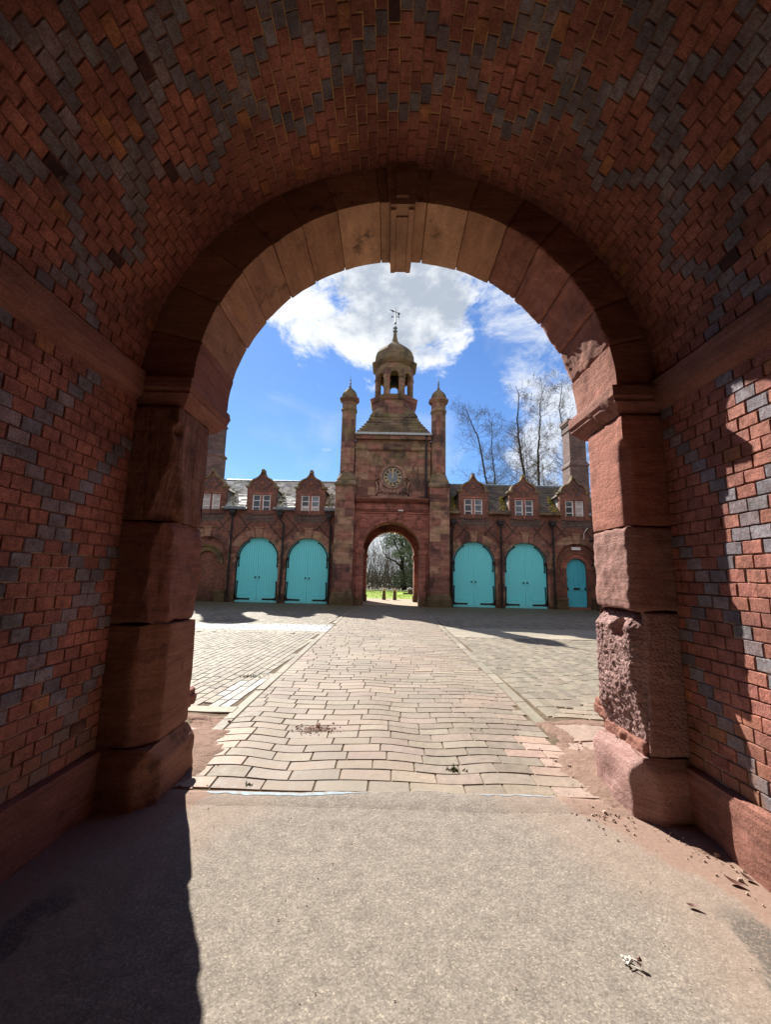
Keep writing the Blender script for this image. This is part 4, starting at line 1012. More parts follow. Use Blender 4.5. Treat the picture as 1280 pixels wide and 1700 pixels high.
# chimneys rise from the coach houses
def chim(parent, cx, cy, hw, z0, z1, m_, octo=False, nk=8.7):
    m = MB(); n, rot = (8, math.pi/8) if octo else (4, math.pi/4); k = 1/math.cos(math.pi/n)
    m.lathe(cx, cy, [(hw*1.12*k, z0), (hw*1.12*k, nk-.35), (hw*1.22*k, nk-.3), (hw*1.22*k, nk-.2), (hw*k, nk), (hw*k, z1-.75), (hw*1.10*k, z1-.72), (hw*1.10*k, z1-.62), (hw*k, z1-.6), (hw*k, z1-.32), (hw*1.12*k, z1-.3), (hw*1.12*k, z1-.2), (hw*1.22*k, z1-.18), (hw*1.22*k, z1)], n, rot)
    return m.build('chimney', m_, parent)
chim(wE, 11.62, 25.0, .50, 5.5, 11.45, 'chimney_brick', False, 8.75); chim(wW, -11.15, 24.8, .68, 5.5, 11.3, 'chimney_brick', True, 8.9)

# ---------------------------------------------------------------- clock tower
TX = .18
tw = thing('clock_tower', (TX, YB, 0), 'tall red sandstone clock tower with domed lantern, twin turrets and an open archway', 'building')
# front with the great arch
m = MB(); m.wall(TX-2.1, TX+2.1, -.05, 5.35, 21.86, [(TX, 1.54, 2.88, 1.57)], .85); m.build('archway_wall', 'smooth_sandstone', tw)
m = MB()
for s in (-1, 1): m.box(*sorted((TX+s*1.86, TX+s*2.9)), 22.71, 26.3, -.05, 9.2)
m.loft([[(TX+1.86*math.cos(R(a)), y, 2.85+1.86*math.sin(R(a))) for a in range(0, 181, 9)]+[(TX-1.87, y, 5.4), (TX+1.87, y, 5.4)] for y in (22.71, 25.7)], caps=True)
m.wall(TX-2.1, TX+2.1, -.05, 5.3, 22.72, [(TX, 1.86, 2.85, 1.86)], 0)
m.build('passage_wall', 'tower_ashlar', tw)
m = MB(); m.wall(TX-1.9, TX+1.9, -.05, 5.3, 25.65, [(TX-.02, 1.48, 2.80, 1.48)], .65); m.wall(TX-2.9, TX+2.9, -.05, 5.3, 26.3, [(TX-.02, 1.48, 2.8, 1.48)], 0)
for s in (-1, 1): m.box(*sorted((TX-.02+s*1.40, TX-.02+s*1.95)), 25.6, 26.35, 2.62, 2.80); m.box(*sorted((TX-.02+s*1.43, TX-.02+s*1.95)), 25.6, 26.35, 0, .35)
m.build('rear_arch', 'smooth_sandstone', tw)
m = MB()
for k in range(11):
    a0, a1 = k*180/11, (k+1)*180/11; c = tone((.9, .9, .9), .3)
    m.arc(TX, 2.88, 1.53, 1.80, 21.76, 21.9, a0+.35, a1-.35, 4, c); m.arc(TX, 2.88, 1.72, 1.80, 21.74, 21.8, a0+.25, a1-.25, 4, c)
for s in (-1, 1):
    m.box(*sorted((TX+s*1.47, TX+s*1.9)), 21.72, 22.7, 2.72, 2.80); m.box(*sorted((TX+s*1.44, TX+s*1.92)), 21.70, 22.7, 2.80, 2.90)
    z = .25
    while z < 2.7:
        h = min(rnd.uniform(.5, .7), 2.72-z); m.box(*sorted((TX+s*1.51, TX+s*1.84)), 21.77, 22.69, z+.004, z+h-.004, tone((1, 1, 1), .15)); z += h
    m.box(*sorted((TX+s*1.48, TX+s*1.9)), 21.72, 22.7, -.05, .25)
m.build('arch_moulding', 'smooth_sandstone', tw)
m = MB(); m.prism([(TX-.16, 4.40), (TX+.16, 4.40), (TX+.24, 4.82), (TX-.24, 4.82)], 21.68, 21.86); m.box(TX-.09, TX+.09, 21.65, 21.70, 4.46, 4.76); m.build('keystone', 'smooth_sandstone', tw)
for s in (-1, 1):
    m = MB(); t_ = MB(); cx, cz = TX+s*1.50, 4.36
    m.arc(cx, cz, .25, .31, 21.82, 21.88, 0, 360, 24); m.arc(cx, cz, 0.005, .19, 21.835, 21.88, 0, 360, 20)
    strap(m, [(cx-s*.95, 4.74), (cx-s*.35, 4.74)], .04, 21.83, 21.88)
    m.build('roundel', 'smooth_sandstone', tw)
m = MB(); X0, X1 = TX-1.95, TX+1.95
for z0, z1, yy in ((4.86, 4.92, 21.80), (4.98, 5.04, 21.78), (5.06, 5.12, 21.74), (5.12, 5.42, 21.80), (5.42, 5.48, 21.70), (5.48, 5.58, 21.60), (5.58, 5.65, 21.52)):
    m.box(X0, X1, yy, 22.2, z0, z1, (.72, .72, .62) if z0 > 5.4 else (1, 1, 1))
m.build('cornice', 'smooth_sandstone', tw)
m = MB(); m.box(TX+.32, TX+.62, 21.745, 21.76, 4.98, 5.10); m.build('pale_patch', 'pale_chip', tw)  # pale block on the cornice band, right of centre
# upper stage
m = MB(); m.box(TX-2.08, TX+2.08, 22.0, 26.0, 5.6, 9.25)
m.box(TX-2.08, TX-.95, 21.93, 22.05, 5.65, 7.05); m.box(TX+.95, TX+2.08, 21.93, 22.05, 5.65, 7.05)
m.box(TX-2.08, TX-1.30, 21.94, 22.02, 7.06, 8.4); m.box(TX+1.42, TX+2.08, 21.94, 22.02, 7.06, 8.4)
m.build('belfry_wall', 'tower_ashlar', tw)
m = MB(); m.box(TX-2.1, TX+2.1, 21.86, 22.1, 8.46, 8.58); m.box(TX-2.1, TX+2.1, 21.90, 22.1, 8.40, 8.46); m.box(TX-2.12, TX+2.12, 21.8, 22.1, 9.02, 9.22); m.build('string_course', 'tower_ashlar', tw)
m = MB(); m.box(TX-2.12, TX+2.12, 21.66, 21.84, 9.24, 9.36); m.build('gutter', 'pale_lead', tw)
m = MB(); m.tube([(TX+1.82, 21.78, 9.24), (TX+1.82, 21.84, 9.05), (TX+1.82, 21.84, 5.7)], .055, 10)
for z in (8.2, 7.0, 5.95): m.lathe(TX+1.82, 21.84, [(.07, z-.06), (.07, z+.06)], 10)
m.build('downpipe', 'black_iron', tw, smooth=True)
# buttresses and turrets
for s in (-1, 1):
    cx = TX+s*2.52; m = MB(); hw = .52; z = .62
    while z < 6.28:
        h = min(rnd.choice((.42, .62, .85)), 6.28-z); e = rnd.uniform(-.006, .006)
        m.bevbox(cx-hw+e, cx+hw-e, 21.45+e, 22.9, z+.004, z+h-.004, .012, tone((1, 1, 1), .22)); z += h
    m.box(cx-hw+.02, cx+hw-.02, 21.47, 22.9, .1, 6.2, (.4, .4, .4))
    bt = m.build('buttress', 'tower_ashlar', tw)
    m = MB(); m.bevbox(cx-hw-.10, cx+hw+.10, 21.33, 22.9, -.05, .44, .03); m.bevbox(cx-hw-.06, cx+hw+.06, 21.37, 22.9, .44, .54, .04); m.bevbox(cx-hw-.03, cx+hw+.03, 21.40, 22.9, .54, .63, .03)
    m.build('plinth', 'mossy_stone', bt)
    m = MB()
    def sq(hx, y0, y1, z, ch): return [(cx-hx+ch, y0, z), (cx+hx-ch, y0, z), (cx+hx, y0+ch, z), (cx+hx, y1-ch, z), (cx+hx-ch, y1, z), (cx-hx+ch, y1, z), (cx-hx, y1-ch, z), (cx-hx, y0+ch, z)]
    m.loft([sq(.56, 21.40, 22.6, 6.26, .02), sq(.60, 21.36, 22.62, 6.34, .02), sq(.60, 21.36, 22.62, 6.40, .02), sq(.50, 21.50, 22.5, 6.58, .08), sq(.51, 21.49, 22.5, 6.62, .1), sq(.44, 21.60, 22.46, 6.86, .18), sq(.40, 21.64, 22.44, 7.05, .234)])
    m.build('weathering', 'mossy_stone', bt)
    m = MB(); r = .415; yc = 22.04; z = 7.0
    while z < 10.75:
        h = min(rnd.choice((.4, .55, .7)), 10.75-z); m.lathe(cx, yc, [(r-.01, z), (r, z+.01), (r, z+h-.01), (r-.01, z+h)], 8, math.pi/8, tone((1, 1, 1), .15)); z += h
    m.lathe(cx, yc, [(r, 10.6), (.47, 10.66), (.47, 10.74), (r, 10.8), (r, 11.15), (.46, 11.18), (.58, 11.30), (.58, 11.40), (.50, 11.44)], 8, math.pi/8)
    tu = m.build('turret', 'tower_ashlar', tw)
    m = MB(); m.lathe(cx, yc, [(.46, 11.44), (.45, 11.58), (.40, 11.72), (.30, 11.86), (.18, 11.97), (.09, 12.06), (.06, 12.2)], 8, math.pi/8); m.build('turret_dome', 'mossy_stone', tu)
    m = MB(); m.lathe(cx, yc, [(.06, 12.18), (.035, 12.3), (.06, 12.34), (.06, 12.38), (.03, 12.42), (.045, 12.5), (.02, 12.62), (.005, 12.85)], 8); m.build('finial', 'lead', tu, smooth=True)
# stepped stone roof
m = MB(); n = 8; YC = 24.05
prof = [(2.12, 9.34), (2.0, 9.52), (1.88, 9.70), (1.76, 9.88), (1.64, 10.06), (1.52, 10.26), (1.41, 10.46), (1.34, 10.68), (1.28, 10.9)]
for (h0, z0), (h1, z1) in zip(prof, prof[1:]):
    for q in range(4):
        x = -h0
        while x < h0-.01:
            x2 = min(h0, x+rnd.uniform(.5, .8)); c = tone((1, 1, 1), .2)
            P = [(x, -h0-.05, z0-.03), (x2, -h0-.05, z0-.03), (x2, -h0-.045, z0+.05), (x, -h0-.045, z0+.05)]
            f = h1/h0; top = [(x*f, -h1+.0, z1-.01), (x2*f, -h1, z1-.01)]
            a = q*math.pi/2; ca, sa = math.cos(a), math.sin(a)
            V = [(TX+px*ca-py*sa, YC+px*sa+py*ca, pz) for px, py, pz in P+top]
            m.add(V, [(0, 1, 2, 3), (3, 2, 5, 4)], c); x = x2
m.box(TX-1.3, TX+1.3, YC-1.3, YC+1.3, 10.5, 10.89)
for sx in (-1, 1):
    for sy in (-1, 1): m.loft([[(TX+sx*1.3, YC+sy*1.3, 10.88), (TX+sx*.5, YC+sy*1.3, 10.88), (TX+sx*1.3, YC+sy*.5, 10.88)], [(TX+sx*.93, YC+sy*.93, 11.4)]*3])
m.build('stone_roof', 'mossy_stone', tw)
# lantern
o8 = math.pi/8; k8 = 1/math.cos(o8)
m = MB(); m.lathe(TX, YC, [(1.30*k8, 10.7), (1.28*k8, 11.75), (1.36*k8, 11.80), (1.42*k8, 11.98), (1.44*k8, 12.06), (1.30*k8, 12.12)], 8, o8); m.build('lantern_base', 'tower_ashlar', tw)
for k in range(8):
    a = k*math.pi/4; s_ = MB(); ap = 1.16; hwid = ap*math.tan(o8)
    s_.wall(-hwid, hwid, 12.1, 14.2, -ap, [(0, .27, 13.38, .27)], .26); s_.wall(-hwid+.1, hwid-.1, 12.1, 14.2, -ap+.26, [(0, .27, 13.38, .27)], 0)
    for q in (-1, 1): s_.box(*sorted((q*.24, q*(hwid+.0))), -ap-.035, -ap+.2, 13.28, 13.38); s_.box(*sorted((q*.25, q*(hwid+.0))), -ap-.03, -ap+.2, 12.1, 12.2)
    m = MB(); ca, sa = math.cos(a), math.sin(a); merge(m, s_, lambda p: Vector((TX+p.x*ca-p.y*sa, YC+p.x*sa+p.y*ca, p.z)))
    m.build('lantern_arch', 'tower_ashlar', tw)
m = MB(); m.lathe(TX, YC, [(1.18*k8, 14.16), (1.26*k8, 14.22), (1.36*k8, 14.34), (1.38*k8, 14.44), (1.22*k8, 14.48)], 8, o8); m.build('lantern_cornice', 'mossy_stone', tw)
m = MB(); m.lathe(TX, YC, [(1.20*k8, 14.46), (1.20*k8, 14.62), (1.17*k8, 14.9), (1.08*k8, 15.2), (.92*k8, 15.46), (.70*k8, 15.68), (.48*k8, 15.84), (.30*k8, 15.98), (.20, 16.2), (.13, 16.5), (.09, 16.85)], 8, o8); dm = m.build('dome', 'mossy_stone', tw)
m = MB(); m.lathe(TX, YC, [(.08, 16.82), (.16, 16.92), (.08, 17.0), (.08, 17.06), (.15, 17.14), (.07, 17.24), (.03, 17.3), (.03, 17.4), (.07, 17.46), (.07, 17.55), (.03, 17.6), (.025, 18.25), (.008, 18.6)], 10); m.build('finial', 'lead', dm, smooth=True)
m = MB(); m.tube([(TX-.26, YC, 18.36), (TX+.02, YC, 18.27), (TX+.2, YC, 18.2)], .018, 6)
m.prism([(TX-.40, 18.46), (TX-.12, 18.36), (TX-.14, 18.24)], YC-.012, YC+.012); m.prism([(TX+.18, 18.24), (TX+.30, 18.20), (TX+.22, 18.05), (TX+.26, 17.95), (TX+.14, 18.08)], YC-.012, YC+.012)
m.tube([(TX-.2, YC, 17.93), (TX+.2, YC, 17.93)], .014, 6); m.tube([(TX, YC-.2, 17.93), (TX, YC+.2, 17.93)], .014, 6)
m.prism([(TX-.27, 17.83), (TX-.17, 17.93), (TX-.24, 18.02)], YC-.01, YC+.01); m.prism([(TX+.27, 17.80), (TX+.14, 17.95), (TX+.21, 17.97)], YC-.01, YC+.01)
m.build('weathervane', 'bronze', dm)
m = MB(); m.lathe(TX, YC, [(.02, 13.78), (.10, 13.76), (.15, 13.70), (.18, 13.52), (.24, 13.38), (.30, 13.33), (.28, 13.32)], 14); m.box(TX-.9, TX+.9, YC-.06, YC+.06, 13.75, 13.88); m.build('bell', 'bronze', tw, smooth=True)
# clock
CZK, CYK = 6.86, 21.72
m = MB(); m.prism([(TX-.72, 5.85), (TX+.72, 5.85)]+[(TX+.72*math.cos(R(a)), 6.90+.72*math.sin(R(a))) for a in range(0, 181, 12)], 21.80, 22.0)
m.arc(TX, CZK, .56, .66, 21.70, 21.82, 0, 360, 36); m.arc(TX, CZK, .66, .74, 21.75, 21.82, -5, 185, 24, (1, .9, .8))
m.box(TX-1.15, TX+1.15, 21.62, 21.95, 5.65, 5.76); m.box(TX-.80, TX+.80, 21.72, 21.95, 5.76, 5.88)
for s in (-1, 1):   # scrolls either side and the carved foot
    P = [(TX+s*(.98-.22*(1-math.cos(t)) if False else .74+.16*math.cos(t)*(1-t/9)), 6.72+.16*math.sin(t)*(1-t/9)) for t in [i*.5 for i in range(12)]]
    strap(m, P, .05, 21.80, 21.95); strap(m, [(TX+s*.90, 6.62), (TX+s*.82, 6.3), (TX+s*.84, 6.02), (TX+s*1.04, 5.80)], .10, 21.86, 21.95)
    P = [(TX+s*(.55+.15*math.cos(t)*(1-t/8)), 5.98+.13*math.sin(t)*(1-t/8)) for t in [i*.55 for i in range(11)]]; strap(m, P, .06, 21.70, 21.85)
    strap(m, [(TX+s*.14, 6.02), (TX+s*.30, 5.90), (TX+s*.42, 6.06), (TX+s*.62, 6.22)], .07, 21.70, 21.85)
    m.lathe(TX+s*.10, 21.78, [(.02, 5.9), (.09, 5.95), (.10, 6.05), (.03, 6.14)], 8)
m.prism([(TX-.16, 7.60), (TX+.16, 7.60), (TX+.05, 7.80), (TX, 7.86), (TX-.05, 7.80)], 21.74, 21.9)
m.build('clock_surround', 'weathered_stone', tw)
m = MB(); disc(m, TX, CZK, .565, 21.775, 21.80, 40); dl = m.build('clock_dial', 'dial', tw)
m = MB(); disc(m, TX, CZK, .28, 21.768, 21.774, 32); m.build('dial_centre', 'slate_blue' if 'slate_blue' in MATS else 'lead', dl)
m = MB(); m.arc(TX, CZK, .475, .50, 21.757, 21.773, 0, 360, 40); m.arc(TX, CZK, .285, .30, 21.757, 21.773, 0, 360, 40)
NUM = ['XII', 'I', 'II', 'III', 'IIII', 'V', 'VI', 'VII', 'VIII', 'IX', 'X', 'XI']
for h_, tx in enumerate(NUM):
    a = R(-30*h_); wd = {'I': .036, 'V': .07, 'X': .07}; W = sum(wd[c] for c in tx); sc_ = min(1, .16/W) if W > .16 else 1; x = -W/2*sc_; g = MB()
    for ch in tx:
        cw = wd[ch]*sc_; cx = x+cw/2
        if ch == 'I': g.box(cx-.011, cx+.011, 21.757, 21.773, .315, .46)
        elif ch == 'V': strap(g, [(cx-cw*.36, .46), (cx, .315)], .020, 21.757, 21.773); strap(g, [(cx+cw*.36, .46), (cx, .315)], .014, 21.756, 21.772)
        else: strap(g, [(cx-cw*.36, .46), (cx+cw*.36, .315)], .020, 21.757, 21.773); strap(g, [(cx+cw*.36, .46), (cx-cw*.36, .315)], .014, 21.756, 21.772)
        x += cw
    ca, sa = math.cos(a), math.sin(a); merge(m, g, lambda p: Vector((TX+p.x*ca-p.z*sa, p.y, CZK+p.x*sa+p.z*ca)))
m.build('numerals', 'gold', dl)
m = MB(); m.prism([(TX-.02, CZK-.10), (TX+.02, CZK-.10), (TX+.016, CZK+.40), (TX, CZK+.46), (TX-.016, CZK+.40)], 21.742, 21.75); m.build('minute_hand', 'gold', dl)
m = MB(); m.prism([(TX-.03, CZK-.06), (TX+.03, CZK-.06), (TX+.025, CZK+.2), (TX+.045, CZK+.24), (TX, CZK+.32), (TX-.045, CZK+.24), (TX-.025, CZK+.2)], 21.751, 21.756); disc(m, TX, CZK, .035, 21.74, 21.757); m.build('hour_hand', 'gold', dl)

# ---------------------------------------------------------------- side ranges of the yard
for s, lab in ((-1, 'long brick stable range closing the left side of the yard'), (1, 'brick range with pale fascia at the right edge of the yard beside the iron stair')):
    xw_ = s*13.4 if s < 0 else 12.3
    t = thing('stable_range', (xw_, 13, 0), lab, 'building')
    m = MB(); a, b = sorted((xw_, xw_+s*5)); m.box(a, b, 4.2, 21.95, -.05, 5.4); m.build('brick_wall', 'plain_brick', t)
    m = MB()
    if s > 0:
        sl = MB(); slates(sl, 4.2, 22.1, 0, 0, 2.6, 2.1, .22, .3, PAL_R, None, .25); merge(m, sl, lambda p: Vector((xw_-.35+p.y, p.x, 5.35+p.z)))
    m.add([(xw_-s*.35, 4.2, 5.33), (xw_-s*.35, 22.1, 5.33), (xw_+s*2.3, 22.1, 7.45), (xw_+s*2.3, 4.2, 7.45)], [(0, 1, 2, 3)], (.12, .1, .08)); m.add([(xw_+s*5, 4.2, 5.35), (xw_+s*5, 22.1, 5.35), (xw_+s*2.3, 22.1, 7.45), (xw_+s*2.3, 4.2, 7.45)], [(0, 1, 2, 3)], (.12, .1, .08))
    m.build('roof', 'brown_slate', t)
    m = MB(); x0_, x1_ = sorted((xw_-s*.40, xw_-s*.26)); m.box(x0_, x1_, 4.2, 22.0, 5.18, 5.34)
    if s > 0:
        m.prism([(10.95, 5.86), (12.0, 6.75), (12.0, 6.90), (10.9, 5.98)], 21.55, 21.7); m.prism([(11.5, 6.75), (12.4, 7.15), (12.4, 7.3), (11.5, 6.9)], 22.4, 22.5)
    m.build('fascia', 'white_paint', t)
# iron stair against the right end of the coach house
st = thing('iron_staircase', (10.95, 21.6, 2.2), 'black iron outside staircase with railings at the right end of the yard', 'staircase')
m = MB()
for k in range(7): m.box(10.66+.04*k, 12.2, 21.15+.02*k, 21.5+.02*k, 2.32+.19*k, 2.355+.19*k)
m.build('treads', 'black_iron', st)
m = MB()
for y in (21.12, 21.62): m.prism([(10.62, 2.25), (12.2, 2.25), (12.2, 2.38), (10.66, 2.36)], y, y+.03); m.prism([(10.60, 3.50), (12.2, 3.50), (12.2, 3.62), (10.6, 3.62)], y, y+.03)
m.build('stringer', 'black_iron', st)
m = MB()
for k in range(12): m.tube([(10.64+.12*k, 21.14, 3.55), (10.64+.12*k, 21.14, 4.62)], .012, 5)
for z in (4.62, 4.1): m.tube([(10.6, 21.14, z), (12.1, 21.14, z)], .02, 6)
m.tube([(10.6, 21.14, 0), (10.6, 21.14, 4.66)], .03, 6); m.tube([(11.6, 21.14, 0), (11.6, 21.14, 3.5)], .04, 6)
for k in range(4): m.tube([(10.62, 21.14, 2.4+.3*k), (10.95, 21.14, 2.62+.3*k)], .012, 5)
m.build('railing', 'black_iron', st)
# ---------------------------------------------------------------- small things
for i, x in enumerate((-.195, .507)):
    t = thing('bollard', (x, 27.4, -.02), 'squat stone bollard with ochre cap, %s of the two before the lawn' % ('left' if i == 0 else 'right'), 'bollard', 'stone bollards before the lawn')
    m = MB(); m.lathe(x, 27.4, [(.125, -.03), (.12, .12), (.095, .50), (.08, .56)], 12); m.build('shaft', 'bollard_stone', t, smooth=True)
    m = MB(); m.lathe(x, 27.4, [(.08, .56), (.082, .60), (.075, .64), (.05, .69), (.02, .72), (0.005, .725)], 12); m.build('cap', 'ochre_paint', t, smooth=True)
t = thing('stone_urn', (2.05, 37, 0), 'low dark stone plinth with a pale pyramid cap on the lawn beyond the far arch', 'garden ornament')
m = MB(); m.bevbox(1.83, 2.27, 36.78, 37.22, -.02, .10, .02); m.bevbox(1.86, 2.24, 36.81, 37.19, .10, .34, .015); m.build('plinth', 'bollard_stone', t)
m = MB(); m.loft([[(2.05+q*math.cos(a+math.pi/4), 37+q*math.sin(a+math.pi/4), z) for a in (0, math.pi/2, math.pi, 3*math.pi/2)] for q, z in ((.31, .34), (.34, .37), (.34, .41), (.12, .55), (.02, .58))]); m.build('cap', 'concrete', t)
def leaf_obj(x, y, L, W, rot, curl, label, m_='dead_leaf', name='fallen_leaf', cat='leaf'):
    m = MB(); n = 6; top = []
    for i in range(n+1):
        u = i/n; w_ = W*math.sin(math.pi*min(1, u*.92+.04))*.5; h = .004+curl*(u-.4)**2
        r_ = []
        for v in (-1, 0, 1):
            lx, ly = (u-.5)*L, v*w_; r_.append((x+lx*math.cos(rot)-ly*math.sin(rot), y+lx*math.sin(rot)+ly*math.cos(rot), h+(.35*abs(w_) if v else 0)))
        top.append(r_)
    m.loft(top, caps=False, closed=False); o = m.build(name, m_, smooth='all'); o.location = (0, 0, 0); return tag(o, label, cat)
leaf_obj(1.846, 2.418, .085, .035, 2.5, .06, 'curled dark leaf standing up beside the right wall plinth, larger of the pair')
leaf_obj(1.944, 2.452, .060, .03, 2.2, .05, 'small dark leaf closest to the right wall plinth')
leaf_obj(1.509, 2.256, .055, .022, -.3, .05, 'small brown curled leaf out on the asphalt near the right wall')
def shrink(q): q.v = [(1.036+(x-1.036)*.72, 1.954+(y-1.954)*.72, z*.72) for x, y, z in q.v]; return q
t = thing('debris_heap', (1.036, 1.954, 0), 'small heap of pale twig and shell scraps on the sunlit asphalt', 'debris')
m = MB(); m.tube([(1.0, 1.925, .012), (1.035, 1.95, .022), (1.075, 1.925, .018)], [.003, .004, .003], 5); m.tube([(1.01, 1.98, .01), (1.06, 1.93, .03)], .003, 5); m.tube([(1.0, 1.94, .008), (1.05, 1.90, .012)], .003, 5); shrink(m).build('twig', 'pale_chip', t)
m = MB()
for x, y, r in ((1.005, 1.985, .009), (1.02, 1.972, .012), (1.035, 1.96, .010), (.998, 1.958, .007), (1.012, 1.945, .009), (1.045, 1.985, .006)): m.lathe(x, y, [(r, .0), (r*1.1, .006), (r*.6, r*1.1), (.001, r*1.3)], 6, c=(1, 1, 1))
shrink(m).build('shell_scraps', 'pale_chip', t)
m = MB(); m.tube([(1.06, 1.945, .02), (1.075, 1.93, .038), (1.08, 1.925, .03)], [.004, .011, .004], 6); m.tube([(1.055, 1.93, .02), (1.07, 1.915, .02)], [.003, .008], 6); shrink(m).build('bud', 'dead_leaf', t)
# grit, stone chips and brick crumbs swept against the piers
m = MB(); rg = random.Random(5)
def chip(x, y, r, z=0, c=(1, 1, 1)):
    pts = []
    for a in range(5):
        q = 2*math.pi*a/5+rg.random(); rr = r*rg.uniform(.7, 1.2); pts.append((x+rr*math.cos(q), y+rr*math.sin(q)*.8, z))
    top = [(x+(px-x)*.6, y+(py-y)*.6, z+r*rg.uniform(.5, .9)) for px, py, _ in pts]
    m.loft([pts, top], c)
for cx, cy, sx_, sy_, nn in ((1.72, 3.55, .13, .40, 380), (1.50, 3.1, .16, .10, 160), (-1.45, 3.8, .13, .35, 150), (-1.5, 3.3, .1, .3, 90), (1.86, 2.65, .06, .25, 60), (-.68, 4.43, .10, .05, 420), (-1.9, 4.65, .3, .1, 80)):
    for _ in range(nn):
        x, y = rg.gauss(cx, sx_), rg.gauss(cy, sy_); r = rg.choice((.003, .004, .004, .006, .009)) if rg.random() < .97 else .018
        k = rg.uniform(.7, 1.4); chip(x, y, r, .0, (k, k, k))
for _ in range(200): chip(rg.uniform(-1.5, 1.7), rg.uniform(1.2, 3.1), rg.choice((.002, .003, .004)), .0, (rg.uniform(.4, 1.8),)*3)
tag(m.build('stone_chips', 'red_chip'), 'red stone chips and grit lying against the worn arch piers', 'gravel', kind='stuff')
m = MB(); rough_block(m, -.70, -.66, 4.47, 4.51, -.01, .035, .012, .01, .004, 20, c=(1.6, .8, .6)); tag(m.build('brick_fragment', 'red_chip'), 'broken bit of red brick in the pothole of the paved path', 'brick')
# weeds in the joints
m = MB()
for cx, cy, r, nn in ((-2.02, 6.5, .10, 60), (-3.1, 6.4, .2, 60), (.575, 3.62, .03, 30), (-2.9, 9.6, .15, 60), (.9, 4.5, .03, 15), (-1.0, 3.3, .02, 10)):
    for _ in range(nn):
        x, y = rg.gauss(cx, r), rg.gauss(cy, r*.5); h = rg.uniform(.01, .03); a = rg.uniform(0, 6.28)
        m.add([(x-.006, y, -.005), (x+.006, y, -.005), (x+h*math.cos(a), y+h*math.sin(a), h)], [(0, 1, 2)], (.10, .12, .03))
tag(m.build('joint_weeds', 'moss_leaf'), 'tufts of moss and weed growing in the paving joints', 'weeds', kind='stuff')

# ---------------------------------------------------------------- trees
def branch(mb, rg, p, d, L, r, lvl, leaf=None, up=.25, seg=4, spread=.6, nb=5, col=(1, 1, 1), gnarl=.18):
    pts = [p.copy()]; rads = [r]; q = p.copy(); dd = d.normalized()
    for i in range(seg):
        dd = (dd+Vector((rg.gauss(0, gnarl), rg.gauss(0, gnarl), rg.gauss(0, gnarl*.7)+up*.3))).normalized(); q = q+dd*(L/seg); pts.append(q.copy()); rads.append(max(.0065, r*(1-.85*(i+1)/seg)))
    mb.tube(pts, rads, 3 if lvl <= 1 else 5, col, caps=False)
    if leaf: leaf(pts[-1])
    if lvl <= 0: return
    for _ in range(nb):
        u = rg.uniform(.2, .98)*seg; i = min(seg-1, int(u)); b = pts[i].lerp(pts[i+1], u-i); ax = (pts[i+1]-pts[i]).normalized()
        a = rg.uniform(0, 2*math.pi); s_ = ax.orthogonal().normalized(); s_ = Matrix.Rotation(a, 3, ax) @ s_
        branch(mb, rg, b, (ax*(1-spread)+s_*spread+Vector((0, 0, up))), L*rg.uniform(.38, .72)*(1.15-.45*u/seg), rads[i]*.5, lvl-1, leaf, up, max(2, seg-1), spread, nb, col, gnarl)
def bare_tree(name, base, path, r0, seed, label, group, z_first=5, nside=46, blen=3.9, m_='bark', lvl=2):
    rg = random.Random(seed); t = thing(name, base, label, 'tree', group)
    P = [Vector(base)]+[Vector(q) for q in path]; fine = []
    for i in range(len(P)-1):
        for k in range(6): fine.append(P[i].lerp(P[i+1], k/6)+Vector((rg.gauss(0, .025), rg.gauss(0, .025), 0)))
    fine.append(P[-1]); n = len(fine); rad = [r0*.68*(1-.93*(i/(n-1))**.85)+.008 for i in range(n)]
    m = MB(); m.tube(fine, rad, 8, (1, 1, 1)); m.build('trunk', m_, t, smooth='all')
    m = MB(); H0, H1 = base[2], P[-1].z
    for _ in range(nside):
        u = rg.random()**.85; z = z_first+(H1-.3-z_first)*u
        i = next((i for i in range(n-1) if fine[i+1].z >= z), n-2); b = fine[i].lerp(fine[i+1], rg.random()); a = rg.uniform(0, 2*math.pi)
        L = blen*(1.05-.62*(z-z_first)/(H1-z_first))*rg.uniform(.6, 1.15)
        branch(m, rg, b, Vector((math.cos(a), math.sin(a), rg.uniform(.25, .8))), L, max(.014, rad[i]*.26), lvl, None, .20, 4, .60, 6, (1, 1, 1), .16)
    m.build('crown', 'far_bark', t)
    return t
Gt = 'bare trees behind the right coach house'
bare_tree('bare_tree', (9.0, 36, 0), [(8.8, 36, 9.8), (8.0, 36, 14.3), (7.4, 36.2, 15.8), (6.8, 36, 17.3)], .17, 1, 'bare tree nearest the tower, its thin trunk leaning left', Gt)
bare_tree('bare_tree', (9.8, 36.6, 0), [(9.7, 36.6, 9.8), (9.4, 36.5, 13.3), (9.5, 36.4, 16.4)], .15, 2, 'short straight bare tree, second from the clock tower', Gt, blen=2.6)
bare_tree('bare_tree', (12.6, 36, 0), [(12.2, 36, 10.4), (11.7, 36, 14.3), (11.7, 36, 16.4), (11.9, 36, 18.2), (11.6, 36, 19.2)], .20, 3, 'tall dark bare tree in the middle of the row, above the second dormer', Gt, blen=3.4, nside=46)
bare_tree('bare_tree', (13.1, 37, 0), [(12.8, 37, 10.4), (12.6, 37, 15.0)], .12, 4, 'lowest thin bare tree just right of the tall middle one', Gt, blen=2.2, nside=30)
bare_tree('bare_tree', (13.4, 35.6, 0), [(13.3, 35.6, 9.8), (13.3, 35.6, 12.9), (13.6, 35.6, 15.4), (13.7, 35.7, 17.6), (14.3, 36, 19.3)], .21, 5, 'dark bare tree with ivy at its foot, curving right at the top', Gt, blen=3.4, nside=46)
